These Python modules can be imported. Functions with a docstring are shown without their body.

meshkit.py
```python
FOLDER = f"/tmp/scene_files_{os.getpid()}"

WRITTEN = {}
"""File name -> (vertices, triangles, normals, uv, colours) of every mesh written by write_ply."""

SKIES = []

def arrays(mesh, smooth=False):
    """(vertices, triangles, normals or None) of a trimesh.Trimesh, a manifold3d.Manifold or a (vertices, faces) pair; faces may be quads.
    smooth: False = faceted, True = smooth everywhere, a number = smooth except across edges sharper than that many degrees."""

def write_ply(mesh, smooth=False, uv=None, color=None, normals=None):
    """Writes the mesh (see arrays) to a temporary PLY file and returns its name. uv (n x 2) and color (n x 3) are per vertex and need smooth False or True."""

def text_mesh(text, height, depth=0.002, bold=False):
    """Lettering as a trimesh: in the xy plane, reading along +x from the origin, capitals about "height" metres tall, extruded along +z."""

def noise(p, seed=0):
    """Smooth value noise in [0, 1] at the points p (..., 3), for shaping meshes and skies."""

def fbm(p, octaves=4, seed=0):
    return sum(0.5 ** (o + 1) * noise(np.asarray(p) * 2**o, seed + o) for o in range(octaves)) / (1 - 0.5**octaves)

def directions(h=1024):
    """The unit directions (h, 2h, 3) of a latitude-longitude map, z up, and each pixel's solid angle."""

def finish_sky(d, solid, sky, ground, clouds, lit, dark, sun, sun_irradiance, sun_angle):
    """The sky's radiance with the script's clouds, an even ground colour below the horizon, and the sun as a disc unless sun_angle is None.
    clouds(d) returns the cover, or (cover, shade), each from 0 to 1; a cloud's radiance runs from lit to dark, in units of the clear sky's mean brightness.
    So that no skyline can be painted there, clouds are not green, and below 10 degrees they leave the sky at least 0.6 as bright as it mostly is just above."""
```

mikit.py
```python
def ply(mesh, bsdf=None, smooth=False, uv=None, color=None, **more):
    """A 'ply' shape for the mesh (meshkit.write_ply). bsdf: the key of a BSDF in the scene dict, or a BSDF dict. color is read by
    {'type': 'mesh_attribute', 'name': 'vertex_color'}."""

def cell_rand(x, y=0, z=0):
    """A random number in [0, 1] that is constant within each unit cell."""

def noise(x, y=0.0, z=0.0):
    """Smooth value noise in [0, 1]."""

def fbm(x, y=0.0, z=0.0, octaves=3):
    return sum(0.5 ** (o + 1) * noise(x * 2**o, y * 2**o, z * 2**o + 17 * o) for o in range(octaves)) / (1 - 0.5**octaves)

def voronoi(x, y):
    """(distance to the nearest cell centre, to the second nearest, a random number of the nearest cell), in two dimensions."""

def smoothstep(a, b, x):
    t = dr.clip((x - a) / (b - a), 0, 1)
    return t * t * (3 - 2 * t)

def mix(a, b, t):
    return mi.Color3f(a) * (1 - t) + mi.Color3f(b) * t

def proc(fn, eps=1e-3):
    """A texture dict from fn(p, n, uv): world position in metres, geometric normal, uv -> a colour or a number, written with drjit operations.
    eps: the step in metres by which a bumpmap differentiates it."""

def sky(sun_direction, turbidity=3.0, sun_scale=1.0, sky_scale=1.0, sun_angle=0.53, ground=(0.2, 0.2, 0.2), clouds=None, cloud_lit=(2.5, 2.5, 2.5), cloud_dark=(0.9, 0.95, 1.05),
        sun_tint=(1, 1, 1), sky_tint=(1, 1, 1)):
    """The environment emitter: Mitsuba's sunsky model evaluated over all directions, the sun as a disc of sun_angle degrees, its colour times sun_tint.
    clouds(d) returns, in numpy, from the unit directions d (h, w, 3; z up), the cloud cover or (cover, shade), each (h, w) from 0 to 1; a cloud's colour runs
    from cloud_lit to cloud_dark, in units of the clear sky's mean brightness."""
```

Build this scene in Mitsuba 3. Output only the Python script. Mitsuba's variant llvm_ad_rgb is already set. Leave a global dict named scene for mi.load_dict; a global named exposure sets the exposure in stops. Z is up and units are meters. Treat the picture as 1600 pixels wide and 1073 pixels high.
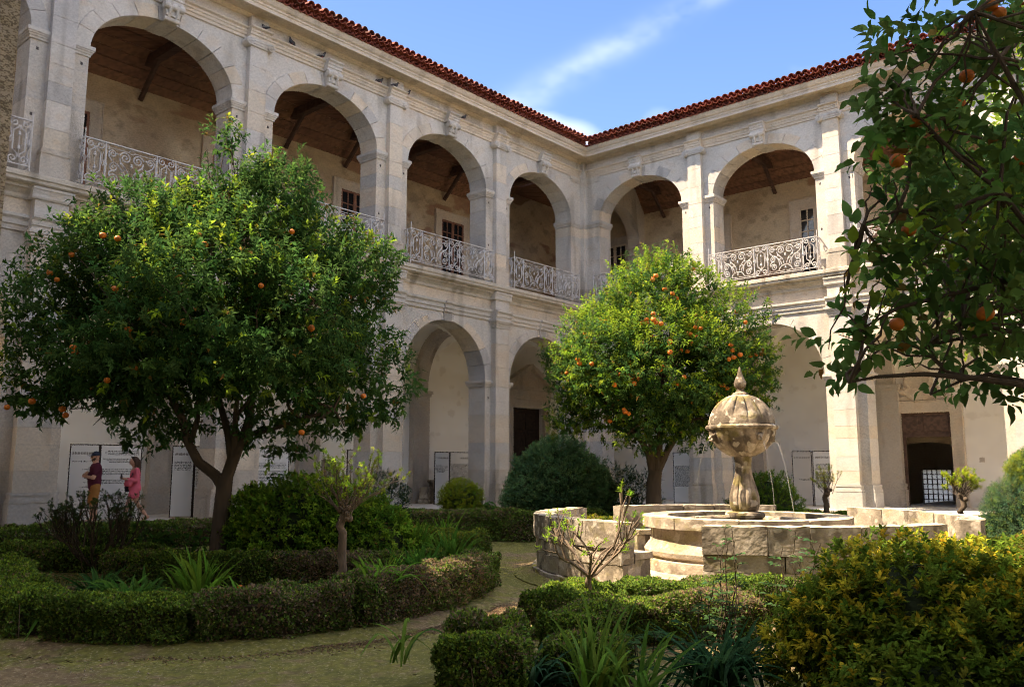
import math, random, shapely
import numpy as np, trimesh, manifold3d as m3, drjit as dr, mitsuba as mi
from shapely.geometry import Polygon, box as sbox, LineString
from shapely import affinity
import mikit, meshkit
from mikit import noise, fbm, smoothstep, mix, voronoi

T = mi.ScalarTransform4f
rng = np.random.default_rng(7)
random.seed(7)
scene, labels = {'type': 'scene'}, {}

# ------------------------------------------------------------------ camera, sky, exposure
CAM = np.array([20.72, -28.54, 1.274])
PITCH, YAW = math.radians(8.21), math.radians(130.82)
FWD = np.array([math.cos(PITCH) * math.cos(YAW), math.cos(PITCH) * math.sin(YAW), math.sin(PITCH)])
scene['camera'] = {'type': 'perspective', 'fov': 61.38, 'fov_axis': 'x', 'near_clip': 0.05, 'far_clip': 2000.0,
                   'to_world': T().look_at(origin=CAM.tolist(), target=(CAM + FWD).tolist(), up=[0, 0, 1])}
SUN = np.array([-0.575, -0.417, 1.0])
STREAK = [np.array(a) / np.linalg.norm(a) for a in ((-0.407, 0.771, 0.489), (-0.599, 0.693, 0.401))]


def clouds(d):
    """A spread contrail across the north-west and thin high cirrus."""
    a, b = STREAK
    n = np.cross(a, b); n /= np.linalg.norm(n)
    t = np.cross(n, a)
    off = d @ n
    along = np.arctan2(d @ t, d @ a)
    w = 0.011 + 0.022 * np.clip(along + 0.05, 0, 0.6)
    wob = 0.010 * (meshkit.fbm(d * 9, 3, 3) - 0.5)
    tuft = meshkit.fbm(d * np.array([26, 26, 40]), 4, 5)
    streak = np.exp(-((off + wob) / w) ** 2) * (1.7 * np.clip(tuft - 0.22, 0, 1)) * (np.abs(along - 0.1) < 0.75)
    ci = np.clip((meshkit.fbm(d * np.array([2.2, 2.6, 4.0]), 5, 50) - 0.465) * 4.2, 0, 1)      # broken high cloud
    low = np.clip(0.85 - 2.0 * np.abs(d[..., 2] - 0.10), 0, 1) * (0.45 + 0.5 * meshkit.fbm(d * 6, 4, 21))
    return np.clip(1 - (1 - np.clip(streak * 0.125, 0, 1)) * (1 - ci * 0.85) * (1 - low * 0.02), 0, 0.95)


scene['sky'] = mikit.sky(SUN.tolist(), turbidity=2.2, sun_scale=0.52, sky_scale=0.40, clouds=clouds, cloud_lit=(6.8, 6.6, 6.3), ground=(0.2, 0.19, 0.16), sun_tint=(1.04, 1.0, 0.94), sky_tint=(0.84, 0.82, 0.88))
exposure = 4.45


# ------------------------------------------------------------------ materials
def bs(key, d):
    scene[key] = d


def P(fn, rough=0.85, bump=None, eps=0.004, spec=0.3, **kw):
    b = {'type': 'principled', 'base_color': mikit.proc(fn) if callable(fn) else {'type': 'rgb', 'value': list(fn)}, 'roughness': rough, 'specular': spec, **kw}
    if bump:
        b = {'type': 'bumpmap', 'arbitrary': mikit.proc(bump, eps=eps), 'scale': 1.0, 'bsdf': b}
    return {'type': 'twosided', 'bsdf': b}


# Variants of one material are told apart by a constant uv (one compiled texture instead of many).
VARIANT = {'granite': ('granite', 0), 'granite_b': ('granite', 1), 'granite_c': ('granite', 2), 'granite_d': ('granite', 3), 'granite_ledge': ('granite', 4),
           'stone_bench': ('stone', 0), 'stone_bench_b': ('stone', 1), 'stone_mossy': ('stone', 2), 'stone_fount': ('stone', 3), 'stone_basin': ('stone', 4), 'stone_pave': ('stone', 5),
           'wood_a': ('wood', 0), 'wood_b': ('wood', 1), 'wood_beam': ('wood', 2), 'wood_door': ('wood', 3), 'wood_dark': ('wood', 4),
           'terracotta': ('terracotta', 0), 'terracotta_b': ('terracotta', 1)}


def pick(uv, values):
    """The value (number or colour) of the variant that uv.x names."""
    k = uv.x * 8
    out = mi.Color3f(values[0]) if isinstance(values[0], tuple) else mi.Float(values[0])
    for i, v in enumerate(values[1:], 1):
        out = dr.select(k > i - 0.5 + 0.5, mi.Color3f(v) if isinstance(v, tuple) else mi.Float(v), out)
    return out


def granite(p, n, uv):
    seed = pick(uv, [0, 7, 13, 3, 21])
    grime = pick(uv, [0.40, 0.50, 0.34, 0.62, 0.75])
    tint = pick(uv, [(1, 1, 1), (0.87, 0.885, 0.92), (1.08, 1.005, 0.90), (0.90, 0.87, 0.83), (0.97, 0.94, 0.88)])
    big = fbm(p.x * 0.55 + seed, p.y * 0.55, p.z * 0.55, 2)
    grain = noise(p.x * 60, p.y * 60, p.z * 60) * 0.6 + noise(p.x * 23, p.y * 23, p.z * 23) * 0.4
    run = fbm(p.x * 2.6 + 31, p.y * 2.6, p.z * 0.35, 3)
    spot = fbm(p.x * 3.2 + seed, p.y * 3.2 + 5, p.z * 3.2, 3)
    c = mix((0.56, 0.515, 0.46), (0.485, 0.455, 0.415), smoothstep(0.35, 0.65, big))
    c = mix(c, (0.52, 0.43, 0.33), smoothstep(0.54, 0.74, spot) * 0.4)
    c = mix(c, (0.24, 0.215, 0.18), smoothstep(0.53, 0.72, run) * grime)
    return c * (0.76 + 0.48 * grain) * tint


bs('granite', P(granite, 0.9))
GR = ['granite', 'granite', 'granite_b', 'granite_c']
rough_bump = lambda p, n, uv: 0.007 * fbm(p.x * 60, p.y * 60, p.z * 60, 3)


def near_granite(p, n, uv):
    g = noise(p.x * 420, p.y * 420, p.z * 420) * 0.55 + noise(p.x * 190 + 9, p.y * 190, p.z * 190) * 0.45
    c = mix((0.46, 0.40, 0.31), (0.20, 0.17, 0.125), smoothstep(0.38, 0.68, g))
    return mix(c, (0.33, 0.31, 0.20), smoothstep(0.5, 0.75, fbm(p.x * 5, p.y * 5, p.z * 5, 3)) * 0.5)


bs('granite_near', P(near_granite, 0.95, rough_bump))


def plaster_f(p, n, uv):
    s = fbm(p.x * 0.7, p.y * 0.7, p.z * 0.9, 4)
    c = mix((0.82, 0.80, 0.75), (0.77, 0.74, 0.68), smoothstep(0.4, 0.65, s))
    return mix(c, (0.50, 0.44, 0.36), smoothstep(0.62, 0.75, fbm(p.x * 2.3 + 4, p.y * 2.3, p.z * 2.3, 4)) * 0.3)


bs('plaster', P(plaster_f, 0.9))


def plaster_old(p, n, uv):
    s = fbm(p.x * 0.9, p.y * 0.9, p.z * 0.9, 4)
    t = fbm(p.x * 2.9 + 40, p.y * 2.9, p.z * 2.9, 4)
    c = mix((0.60, 0.49, 0.34), (0.47, 0.36, 0.24), smoothstep(0.35, 0.7, s))
    c = mix(c, (0.26, 0.19, 0.125), smoothstep(0.54, 0.74, t) * 0.45)
    bare = smoothstep(0.60, 0.64, fbm(p.x * 0.45 + 3.3, p.y * 0.45 + 1.7, p.z * 0.8, 4))
    c = mix(c, mix((0.33, 0.20, 0.13), (0.40, 0.26, 0.17), noise(p.x * 3, p.y * 3, p.z * 7)), bare)
    return c * (0.85 + 0.3 * noise(p.x * 30, p.y * 30, p.z * 30))


bs('plaster_old', P(plaster_old, 0.95, lambda p, n, uv: 0.03 * fbm(p.x * 6, p.y * 6, p.z * 6, 4), eps=0.02))


def wood_f(p, n, uv):
    g = smoothstep(0.3, 0.7, fbm(p.x * 1.3 + p.y * 1.3, p.z * 14, (p.x - p.y) * 9, 3))
    a = pick(uv, [(0.27, 0.14, 0.08), (0.22, 0.11, 0.065), (0.10, 0.055, 0.038), (0.125, 0.078, 0.06), (0.045, 0.026, 0.017)])
    return a * (1 - 0.4 * g)


bs('wood', P(wood_f, 0.65))
bs('window_paint', P((0.24, 0.12, 0.08), 0.6))
bs('window_cream', P((0.60, 0.50, 0.38), 0.6))
bs('glass', {'type': 'twosided', 'bsdf': {'type': 'principled', 'base_color': {'type': 'rgb', 'value': [0.012, 0.013, 0.016]}, 'roughness': 0.05, 'specular': 0.6}})


def tile_f(p, n, uv):
    c = mix((0.31, 0.085, 0.05), (0.20, 0.052, 0.034), fbm(p.x * 5.1, p.y * 5.1, p.z * 3, 3))
    return mix(c, (0.10, 0.055, 0.04), smoothstep(0.58, 0.74, fbm(p.x * 2 + 8, p.y * 2, p.z * 6, 3)) * 0.7) * pick(uv, [(1, 1, 1), (0.72, 0.66, 0.66)])


bs('terracotta', P(tile_f, 0.8))
bs('iron', P(lambda p, n, uv: mix((0.56, 0.54, 0.53), (0.34, 0.30, 0.28), smoothstep(0.55, 0.72, fbm(p.x * 4, p.y * 4, p.z * 4, 3))), 0.55))
bs('floor_stone', P(lambda p, n, uv: mix((0.46, 0.425, 0.37), (0.35, 0.325, 0.285), fbm(p.x * 1.5, p.y * 1.5, p.z, 4)), 0.8))


def garden_f(p, n, uv):
    c = mix((0.150, 0.108, 0.056), (0.098, 0.069, 0.038), fbm(p.x * 1.6, p.y * 1.6, 0, 4))
    moss = smoothstep(0.36, 0.56, fbm(p.x * 0.9 + 3, p.y * 0.9 + 8, 0, 4) * 0.65 + fbm(p.x * 7, p.y * 7, 3, 3) * 0.35)
    c = mix(c, mix((0.115, 0.112, 0.018), (0.075, 0.082, 0.015), noise(p.x * 11, p.y * 11, 0)), moss * 0.85)
    c = mix(c, (0.28, 0.23, 0.15), smoothstep(0.74, 0.82, noise(p.x * 55, p.y * 55, 0)) * 0.4)
    return c * (0.7 + 0.6 * noise(p.x * 32, p.y * 32, 2))


bs('earth', P(garden_f, 0.95, lambda p, n, uv: 0.022 * fbm(p.x * 14, p.y * 14, 0, 4), eps=0.01))


def stone_f(p, n, uv):
    moss = pick(uv, [0.15, 0.25, 0.9, 0.40, 0.30, 0.22])
    lich = pick(uv, [0.5, 0.3, 0.2, 0.75, 0.6, 0.35])
    dark = pick(uv, [0.70, 0.78, 0.85, 0.95, 0.50, 0.40])
    seed = pick(uv, [1, 5, 9, 3, 15, 19])
    tint = pick(uv, [(0.92, 0.90, 0.86), (0.80, 0.79, 0.77), (1, 1, 1), (0.80, 0.75, 0.68), (0.90, 0.86, 0.80), (0.86, 0.83, 0.77)])
    grain = noise(p.x * 70, p.y * 70, p.z * 70) * 0.5 + noise(p.x * 31, p.y * 31, p.z * 31) * 0.5
    c = mix((0.40, 0.345, 0.275), (0.31, 0.27, 0.22), smoothstep(0.35, 0.65, fbm(p.x * 1.8 + seed, p.y * 1.8, p.z * 1.8, 3)))
    d = fbm(p.x * 5 + seed, p.y * 5, p.z * 2.4 + 7, 3)
    c = mix(c, (0.125, 0.105, 0.082), smoothstep(pick(uv, [0.47, 0.46, 0.45, 0.41, 0.47, 0.48]), 0.60, d) * dark)
    w = fbm(p.x * 9 + 2, p.y * 9, p.z * 9 + seed, 2)
    c = mix(c, (0.58, 0.54, 0.47), smoothstep(0.60, 0.68, w) * lich)
    m = fbm(p.x * 3.7 + 11, p.y * 3.7 + seed, p.z * 3.7, 3)
    c = mix(c, (0.25, 0.22, 0.035), smoothstep(0.56, 0.66, m) * moss)
    return c * (0.68 + 0.64 * grain) * tint


bs('stone', P(stone_f, 0.9, lambda p, n, uv: 0.010 * fbm(p.x * 22, p.y * 22, p.z * 22, 3)))
bs('water', {'type': 'dielectric', 'int_ior': 1.33, 'ext_ior': 1.0})
bs('pool_water', {'type': 'twosided', 'bsdf': {'type': 'principled', 'base_color': {'type': 'rgb', 'value': [0.022, 0.024, 0.014]}, 'roughness': 0.06, 'specular': 0.5}})
bs('bark', P(lambda p, n, uv: mix((0.115, 0.085, 0.058), (0.055, 0.042, 0.032), fbm(p.x * 16, p.y * 16, p.z * 4, 4)), 0.95, lambda p, n, uv: 0.02 * fbm(p.x * 24, p.y * 24, p.z * 5, 4)))
bs('bark_pale', P(lambda p, n, uv: mix((0.22, 0.165, 0.115), (0.11, 0.08, 0.058), fbm(p.x * 30, p.y * 30, p.z * 9, 4)), 0.95))
bs('twig', P((0.055, 0.042, 0.026), 0.95))
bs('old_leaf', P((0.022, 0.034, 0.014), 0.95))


def leafb(rough=0.42, dt=0.7, eta=1.4):
    return {'type': 'principledthin', 'base_color': {'type': 'mesh_attribute', 'name': 'vertex_color'}, 'roughness': rough, 'diff_trans': dt, 'eta': eta, 'spec_trans': 0.0}


bs('leaf_gloss', leafb(0.34, 0.95, 1.45))
bs('leaf_soft', leafb(0.45, 0.9, 1.4))
bs('orange_skin', P(lambda p, n, uv: mix((0.66, 0.20, 0.018), (0.55, 0.13, 0.012), fbm(p.x * 9, p.y * 9, p.z * 9, 2)), 0.42, lambda p, n, uv: 0.0012 * noise(p.x * 420, p.y * 420, p.z * 420), eps=0.0008, spec=0.45))
bs('board', P((0.66, 0.655, 0.63), 0.5))
bs('board_grey', P((0.42, 0.40, 0.37), 0.5))
bs('metal_brown', P((0.035, 0.026, 0.022), 0.5))
bs('ink', P((0.03, 0.028, 0.026), 0.7))
bs('ink_soft', P((0.24, 0.22, 0.20), 0.7))
bs('skin', P((0.46, 0.26, 0.18), 0.55))
bs('hair', P((0.05, 0.026, 0.016), 0.55))
bs('beard', P((0.045, 0.03, 0.022), 0.8))
bs('cloth_maroon', P((0.075, 0.012, 0.026), 0.9))
bs('cloth_pink', P((0.62, 0.125, 0.175), 0.9))
bs('cloth_ochre', P((0.30, 0.135, 0.035), 0.9))
bs('cloth_navy', P((0.018, 0.022, 0.04), 0.8))
bs('cloth_white', P((0.6, 0.6, 0.6), 0.8))
bs('rubber_black', P((0.015, 0.015, 0.016), 0.5))
bs('shoe', P((0.30, 0.24, 0.19), 0.7))
bs('feather', P(lambda p, n, uv: mix((0.085, 0.085, 0.10), (0.04, 0.04, 0.05), noise(p.x * 30, p.y * 30, p.z * 30)), 0.7))
bs('feather_pale', P((0.22, 0.215, 0.22), 0.7))
bs('frosted', {'type': 'principledthin', 'base_color': {'type': 'rgb', 'value': [0.8, 0.8, 0.8]}, 'roughness': 0.5, 'diff_trans': 1.5, 'eta': 1.3, 'spec_trans': 0.0})
bs('petal', P((0.55, 0.03, 0.05), 0.7))


# ------------------------------------------------------------------ helpers
def uniq(key):
    if key not in scene and key not in labels:
        return key
    i = 1
    while f'{key}_{i:03d}' in scene or f'{key}_{i:03d}' in labels:
        i += 1
    return f'{key}_{i:03d}'


def thing(name, label, cat, group=None, kind=None):
    key = uniq(name)
    labels[key] = {'label': label, 'category': cat}
    if group:
        labels[key]['group'] = group
    if kind:
        labels[key]['kind'] = kind
    return key


def put(parent, name, shape, to=None, label=None, kind=None):
    key = uniq(parent + '__' + name if parent else name)
    scene[key] = dict(shape) if to is None else {**shape, 'to_world': to}
    if label or kind:
        labels[key] = {k: v for k, v in (('label', label), ('kind', kind)) if v}
    return key


def single(name, label, cat, shape, to=None, group=None, kind=None):
    key = uniq(name)
    scene[key] = dict(shape) if to is None else {**shape, 'to_world': to}
    labels[key] = {'label': label, 'category': cat}
    if group:
        labels[key]['group'] = group
    if kind:
        labels[key]['kind'] = kind
    return key


def structure(name, shape, label=None):
    scene[name] = dict(shape)
    labels[name] = {'kind': 'structure', **({'label': label} if label else {})}


def ply(mesh, bsdf=None, smooth=False, uv=None, color=None, **more):
    """mikit.ply, with the variant names of VARIANT resolved to their material and a constant uv."""
    if bsdf in VARIANT:
        bsdf, k = VARIANT[bsdf]
        if hasattr(mesh, 'to_mesh'):
            mm = mesh.to_mesh(); mesh = trimesh.Trimesh(mm.vert_properties[:, :3], mm.tri_verts, process=False)
        if smooth not in (False, True):
            mesh = trimesh.graph.smooth_shade(mesh, angle=np.radians(smooth), facet_minarea=None); smooth = True
        uv = np.tile([(k + 0.5) / 8, 0.5], (len(mesh.vertices), 1))
    return mikit.ply(mesh, bsdf, smooth, uv, color, **more)


cat = trimesh.util.concatenate


def TR(x, y, z, rz=0.0, s=None):
    t = T().translate([float(x), float(y), float(z)]).rotate([0, 0, 1], float(rz))
    return t.scale(s) if s is not None else t


def bx(x0, x1, y0, y1, z0, z1):
    m = trimesh.creation.box(extents=(x1 - x0, y1 - y0, z1 - z0))
    m.apply_translation(((x0 + x1) / 2, (y0 + y1) / 2, (z0 + z1) / 2))
    return m


def rbox(x0, x1, y0, y1, z0, z1, r=0.01):
    """A box with chamfered edges."""
    pts = []
    for x, sx in ((x0, 1), (x1, -1)):
        for y, sy in ((y0, 1), (y1, -1)):
            for z, sz in ((z0, 1), (z1, -1)):
                pts += [(x + sx * r, y + sy * r, z), (x + sx * r, y, z + sz * r), (x, y + sy * r, z + sz * r)]
    return trimesh.convex.convex_hull(np.array(pts))


def ext_plan(poly, z0, z1):
    m = trimesh.creation.extrude_polygon(poly, z1 - z0, engine='earcut')
    m.apply_translation((0, 0, z0))
    return m


def ext_uz(poly, v0, v1):
    """Extrude a polygon of the (u, z) plane along v."""
    m = trimesh.creation.extrude_polygon(poly, v1 - v0, engine='earcut')
    v = np.array(m.vertices)
    return trimesh.Trimesh(np.stack([v[:, 0], v0 + v[:, 2], v[:, 1]], 1), m.faces[:, ::-1], process=False)


def sweep(profile, u0, u1, m0=0.0, m1=0.0):
    """A moulding: the closed profile in (v, z), run along u; ends mitred by u = end + m * v."""
    pr = np.array(profile, float)
    if Polygon(pr).exterior.is_ccw is False:
        pr = pr[::-1]
    n = len(pr)
    a = np.stack([u0 + m0 * pr[:, 0], pr[:, 0], pr[:, 1]], 1)
    b = np.stack([u1 + m1 * pr[:, 0], pr[:, 0], pr[:, 1]], 1)
    i = np.arange(n); j = (i + 1) % n
    f = np.vstack([np.stack([i, j, j + n], 1), np.stack([i, j + n, i + n], 1)])
    tv, tf = trimesh.creation.triangulate_polygon(Polygon(pr), engine='earcut')
    # earcut keeps the vertex order of the ring
    idx = np.array([np.argmin(((pr - q) ** 2).sum(1)) for q in tv])
    tf = idx[tf]
    f = np.vstack([f, tf[:, ::-1], tf + n])
    m = trimesh.Trimesh(np.vstack([a, b]), f, process=False)
    m.fix_normals()
    return m


def lathe(prof, seg=48):
    """Revolve (r, z) points about z."""
    return trimesh.creation.revolve(np.array(prof, float), sections=seg)


def tube(pts, rad, sides=6, cap=True):
    p = np.asarray(pts, float)
    r = np.broadcast_to(np.asarray(rad, float), (len(p),))
    t = np.gradient(p, axis=0)
    t /= np.linalg.norm(t, axis=1, keepdims=True) + 1e-12
    ref = np.array([0, 0, 1.0]) if abs(t[0][2]) < 0.9 else np.array([1.0, 0, 0])
    a = np.cross(t[0], ref); a /= np.linalg.norm(a)
    A = []
    for k in range(len(p)):
        a = a - t[k] * (a @ t[k]); a /= np.linalg.norm(a) + 1e-12
        A.append(a)
    A = np.array(A); B = np.cross(t, A)
    ang = np.arange(sides) * 2 * np.pi / sides
    v = p[:, None] + r[:, None, None] * (np.cos(ang)[None, :, None] * A[:, None] + np.sin(ang)[None, :, None] * B[:, None])
    n = len(p)
    i, j = np.meshgrid(np.arange(n - 1), np.arange(sides), indexing='ij')
    q = np.stack([i * sides + j, i * sides + (j + 1) % sides, (i + 1) * sides + (j + 1) % sides, (i + 1) * sides + j], -1).reshape(-1, 4)
    V = v.reshape(-1, 3); Fc = [q[:, [0, 1, 2]], q[:, [0, 2, 3]]]
    if cap:
        V = np.vstack([V, p[:1], p[-1:]])
        k = np.arange(sides)
        Fc += [np.stack([(k + 1) % sides, k, np.full(sides, n * sides)], 1), np.stack([(n - 1) * sides + k, (n - 1) * sides + (k + 1) % sides, np.full(sides, n * sides + 1)], 1)]
    return trimesh.Trimesh(V, np.vstack(Fc), process=False)


def unit(a):
    a = np.asarray(a, float)
    return a / (np.linalg.norm(a, axis=-1, keepdims=True) + 1e-12)


# ------------------------------------------------------------------ cloister wings
PITCHW, P1, HW = 5.2, 5.36, 1.93
DEP, BACK = -0.8, -4.2          # arch depth, back wall
ZL0, ZL1 = 4.37, 7.45           # lower spring, ledge underside
FLOOR = -0.06
SH = {}                         # shared shape dicts


def shr(key, make, bsdf, smooth=False):
    k = (key, bsdf)
    if k not in SH:
        SH[k] = ply(make(), bsdf, smooth)
    return SH[k]


def tplan(hw, pil, proj, back=DEP):
    return Polygon([(-hw, back), (hw, back), (hw, 0), (pil, 0), (pil, proj), (-pil, proj), (-pil, 0), (-hw, 0)])


def course_set(z0, z1, n, seed):
    r = np.random.default_rng(seed)
    h = r.uniform(0.75, 1.25, n); h = np.cumsum(h) / h.sum()
    return np.concatenate([[z0], z0 + (z1 - z0) * h])


def plinth(hw, pil, proj, z0, z1, zt, g=0.07):
    """Base block with two roll mouldings at its top."""
    a = ext_plan(tplan(hw + g, pil + g, proj + g), z0, zt)
    b = ext_plan(tplan(hw + g * 0.55, pil + g * 0.55, proj + g * 0.55), zt, z1 - 0.06)
    c = ext_plan(tplan(hw + g * 0.9, pil + g * 0.9, proj + g * 0.9), zt + 0.02, zt + 0.09)
    d = ext_plan(tplan(hw + g * 0.75, pil + g * 0.75, proj + g * 0.75), z1 - 0.06, z1)
    return cat([a, b, c, d])


def impost(hw, z0, z1, out=0.10):
    h = z1 - z0
    return cat([ext_plan(sbox(-hw - o, DEP - o * 0.8, hw + o, o), z0 + a * h, z0 + b * h) for o, a, b in
                ((out * 0.35, 0, 0.25), (out * 0.6, 0.25, 0.45), (out * 0.85, 0.45, 0.62), (out * 1.05, 0.62, 1.0))])


def ell(a, b, t):
    return np.stack([a * np.cos(t), b * np.sin(t)], 1)


def voussoir(i, n, a0, b0, a1, b1, zs, v0, v1):
    g = 0.004
    t = np.linspace(np.pi * i / n + g, np.pi * (i + 1) / n - g, 4)
    pts = np.vstack([ell(a0, b0, t), ell(a1, b1, t)[::-1]]) + [0, zs]
    return ext_uz(Polygon(pts), v0, v1)


def spandrel(z0, z1, a, b, zs, half):
    t = np.linspace(0, np.pi, 41)
    hole = Polygon(np.vstack([ell(a, b, t) + [0, zs], [[-a, z0 - 1], [a, z0 - 1]]]))
    return ext_uz(sbox(-half, z0, half, z1).difference(hole), DEP, 0.0)


def moulding(steps, v_in=-0.3):
    """Profile from (v, z) steps, bottom to top."""
    z0, z1 = steps[0][1], steps[-1][1]
    return [(v_in, z0)] + list(steps) + [(v_in, z1)]


ARCH_LOW = moulding([(0.03, 6.55), (0.05, 6.55), (0.05, 6.66), (0.09, 6.68), (0.09, 6.79), (0.15, 6.85), (0.15, 6.92), (0.0, 6.925)])
FRIEZE_LOW = moulding([(0.0, 6.925), (0.0, 7.30)])
CORN_LOW = moulding([(0.04, 7.30), (0.06, 7.34), (0.06, 7.40), (0.16, 7.50), (0.22, 7.52), (0.22, 7.58), (0.33, 7.60), (0.374, 7.63), (0.374, 7.70), (0.41, 7.72), (0.41, 7.83), (0.36, 7.85)])
ARCH_UP = moulding([(0.03, 13.29), (0.045, 13.29), (0.045, 13.38), (0.075, 13.39), (0.075, 13.47), (0.10, 13.48), (0.10, 13.54), (0.17, 13.58), (0.17, 13.62), (0.0, 13.64)])
FRIEZE_UP = moulding([(0.0, 13.64), (0.0, 13.96)])
CORN_UP = moulding([(0.05, 13.96), (0.10, 14.02), (0.12, 14.06), (0.60, 14.05), (0.60, 13.99), (0.66, 13.99), (0.66, 14.10), (0.69, 14.11), (0.69, 14.16), (0.75, 14.20), (0.80, 14.28), (0.82, 14.33), (0.5, 14.36)])


def lift(profile, dv, dz=0.0):
    return [(v + (dv if v >= 0 else 0), z) for v, z in profile]


def keystone_low():
    return ext_uz(Polygon([(-0.17, 6.24), (0.17, 6.24), (0.20, 6.55), (-0.20, 6.55)]), DEP - 0.01, 0.06)


def keystone_up():
    body = []
    for a, b, v0, v1 in ((0.0, 0.12, 0.10, 0.16), (0.12, 0.30, 0.12, 0.22), (0.30, 0.45, 0.16, 0.29)):
        body.append(ext_uz(Polygon([(-0.17 - a * 0.1, 12.82 + a), (0.17 + a * 0.1, 12.82 + a), (0.17 + b * 0.1, 12.82 + b), (-0.17 - b * 0.1, 12.82 + b)]), DEP - 0.01, v1))
    for u in (-0.1, 0.1):
        body.append(tube([(u, 0.16, 12.86), (u, 0.225, 13.0), (u, 0.285, 13.15), (u, 0.30, 13.25)], [0.035, 0.04, 0.05, 0.05], 6))
    body.append(tube([(-0.27, 0.24, 13.19), (0.27, 0.24, 13.19)], 0.095, 12))
    body.append(tube([(-0.21, 0.15, 12.86), (0.21, 0.15, 12.86)], 0.06, 10))
    return cat(body)


def volute(u):
    v = tube([(u, -0.02, 13.17), (u, 0.29, 13.17)], 0.115, 16)
    ring = tube([(u + 0.065 * math.cos(t), 0.295, 13.17 + 0.065 * math.sin(t)) for t in np.linspace(0, 6.28, 13)], 0.016, 5, False)
    eye = tube([(u, 0.28, 13.17), (u, 0.31, 13.17)], 0.035, 8)
    return cat([v, ring, eye])


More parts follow.
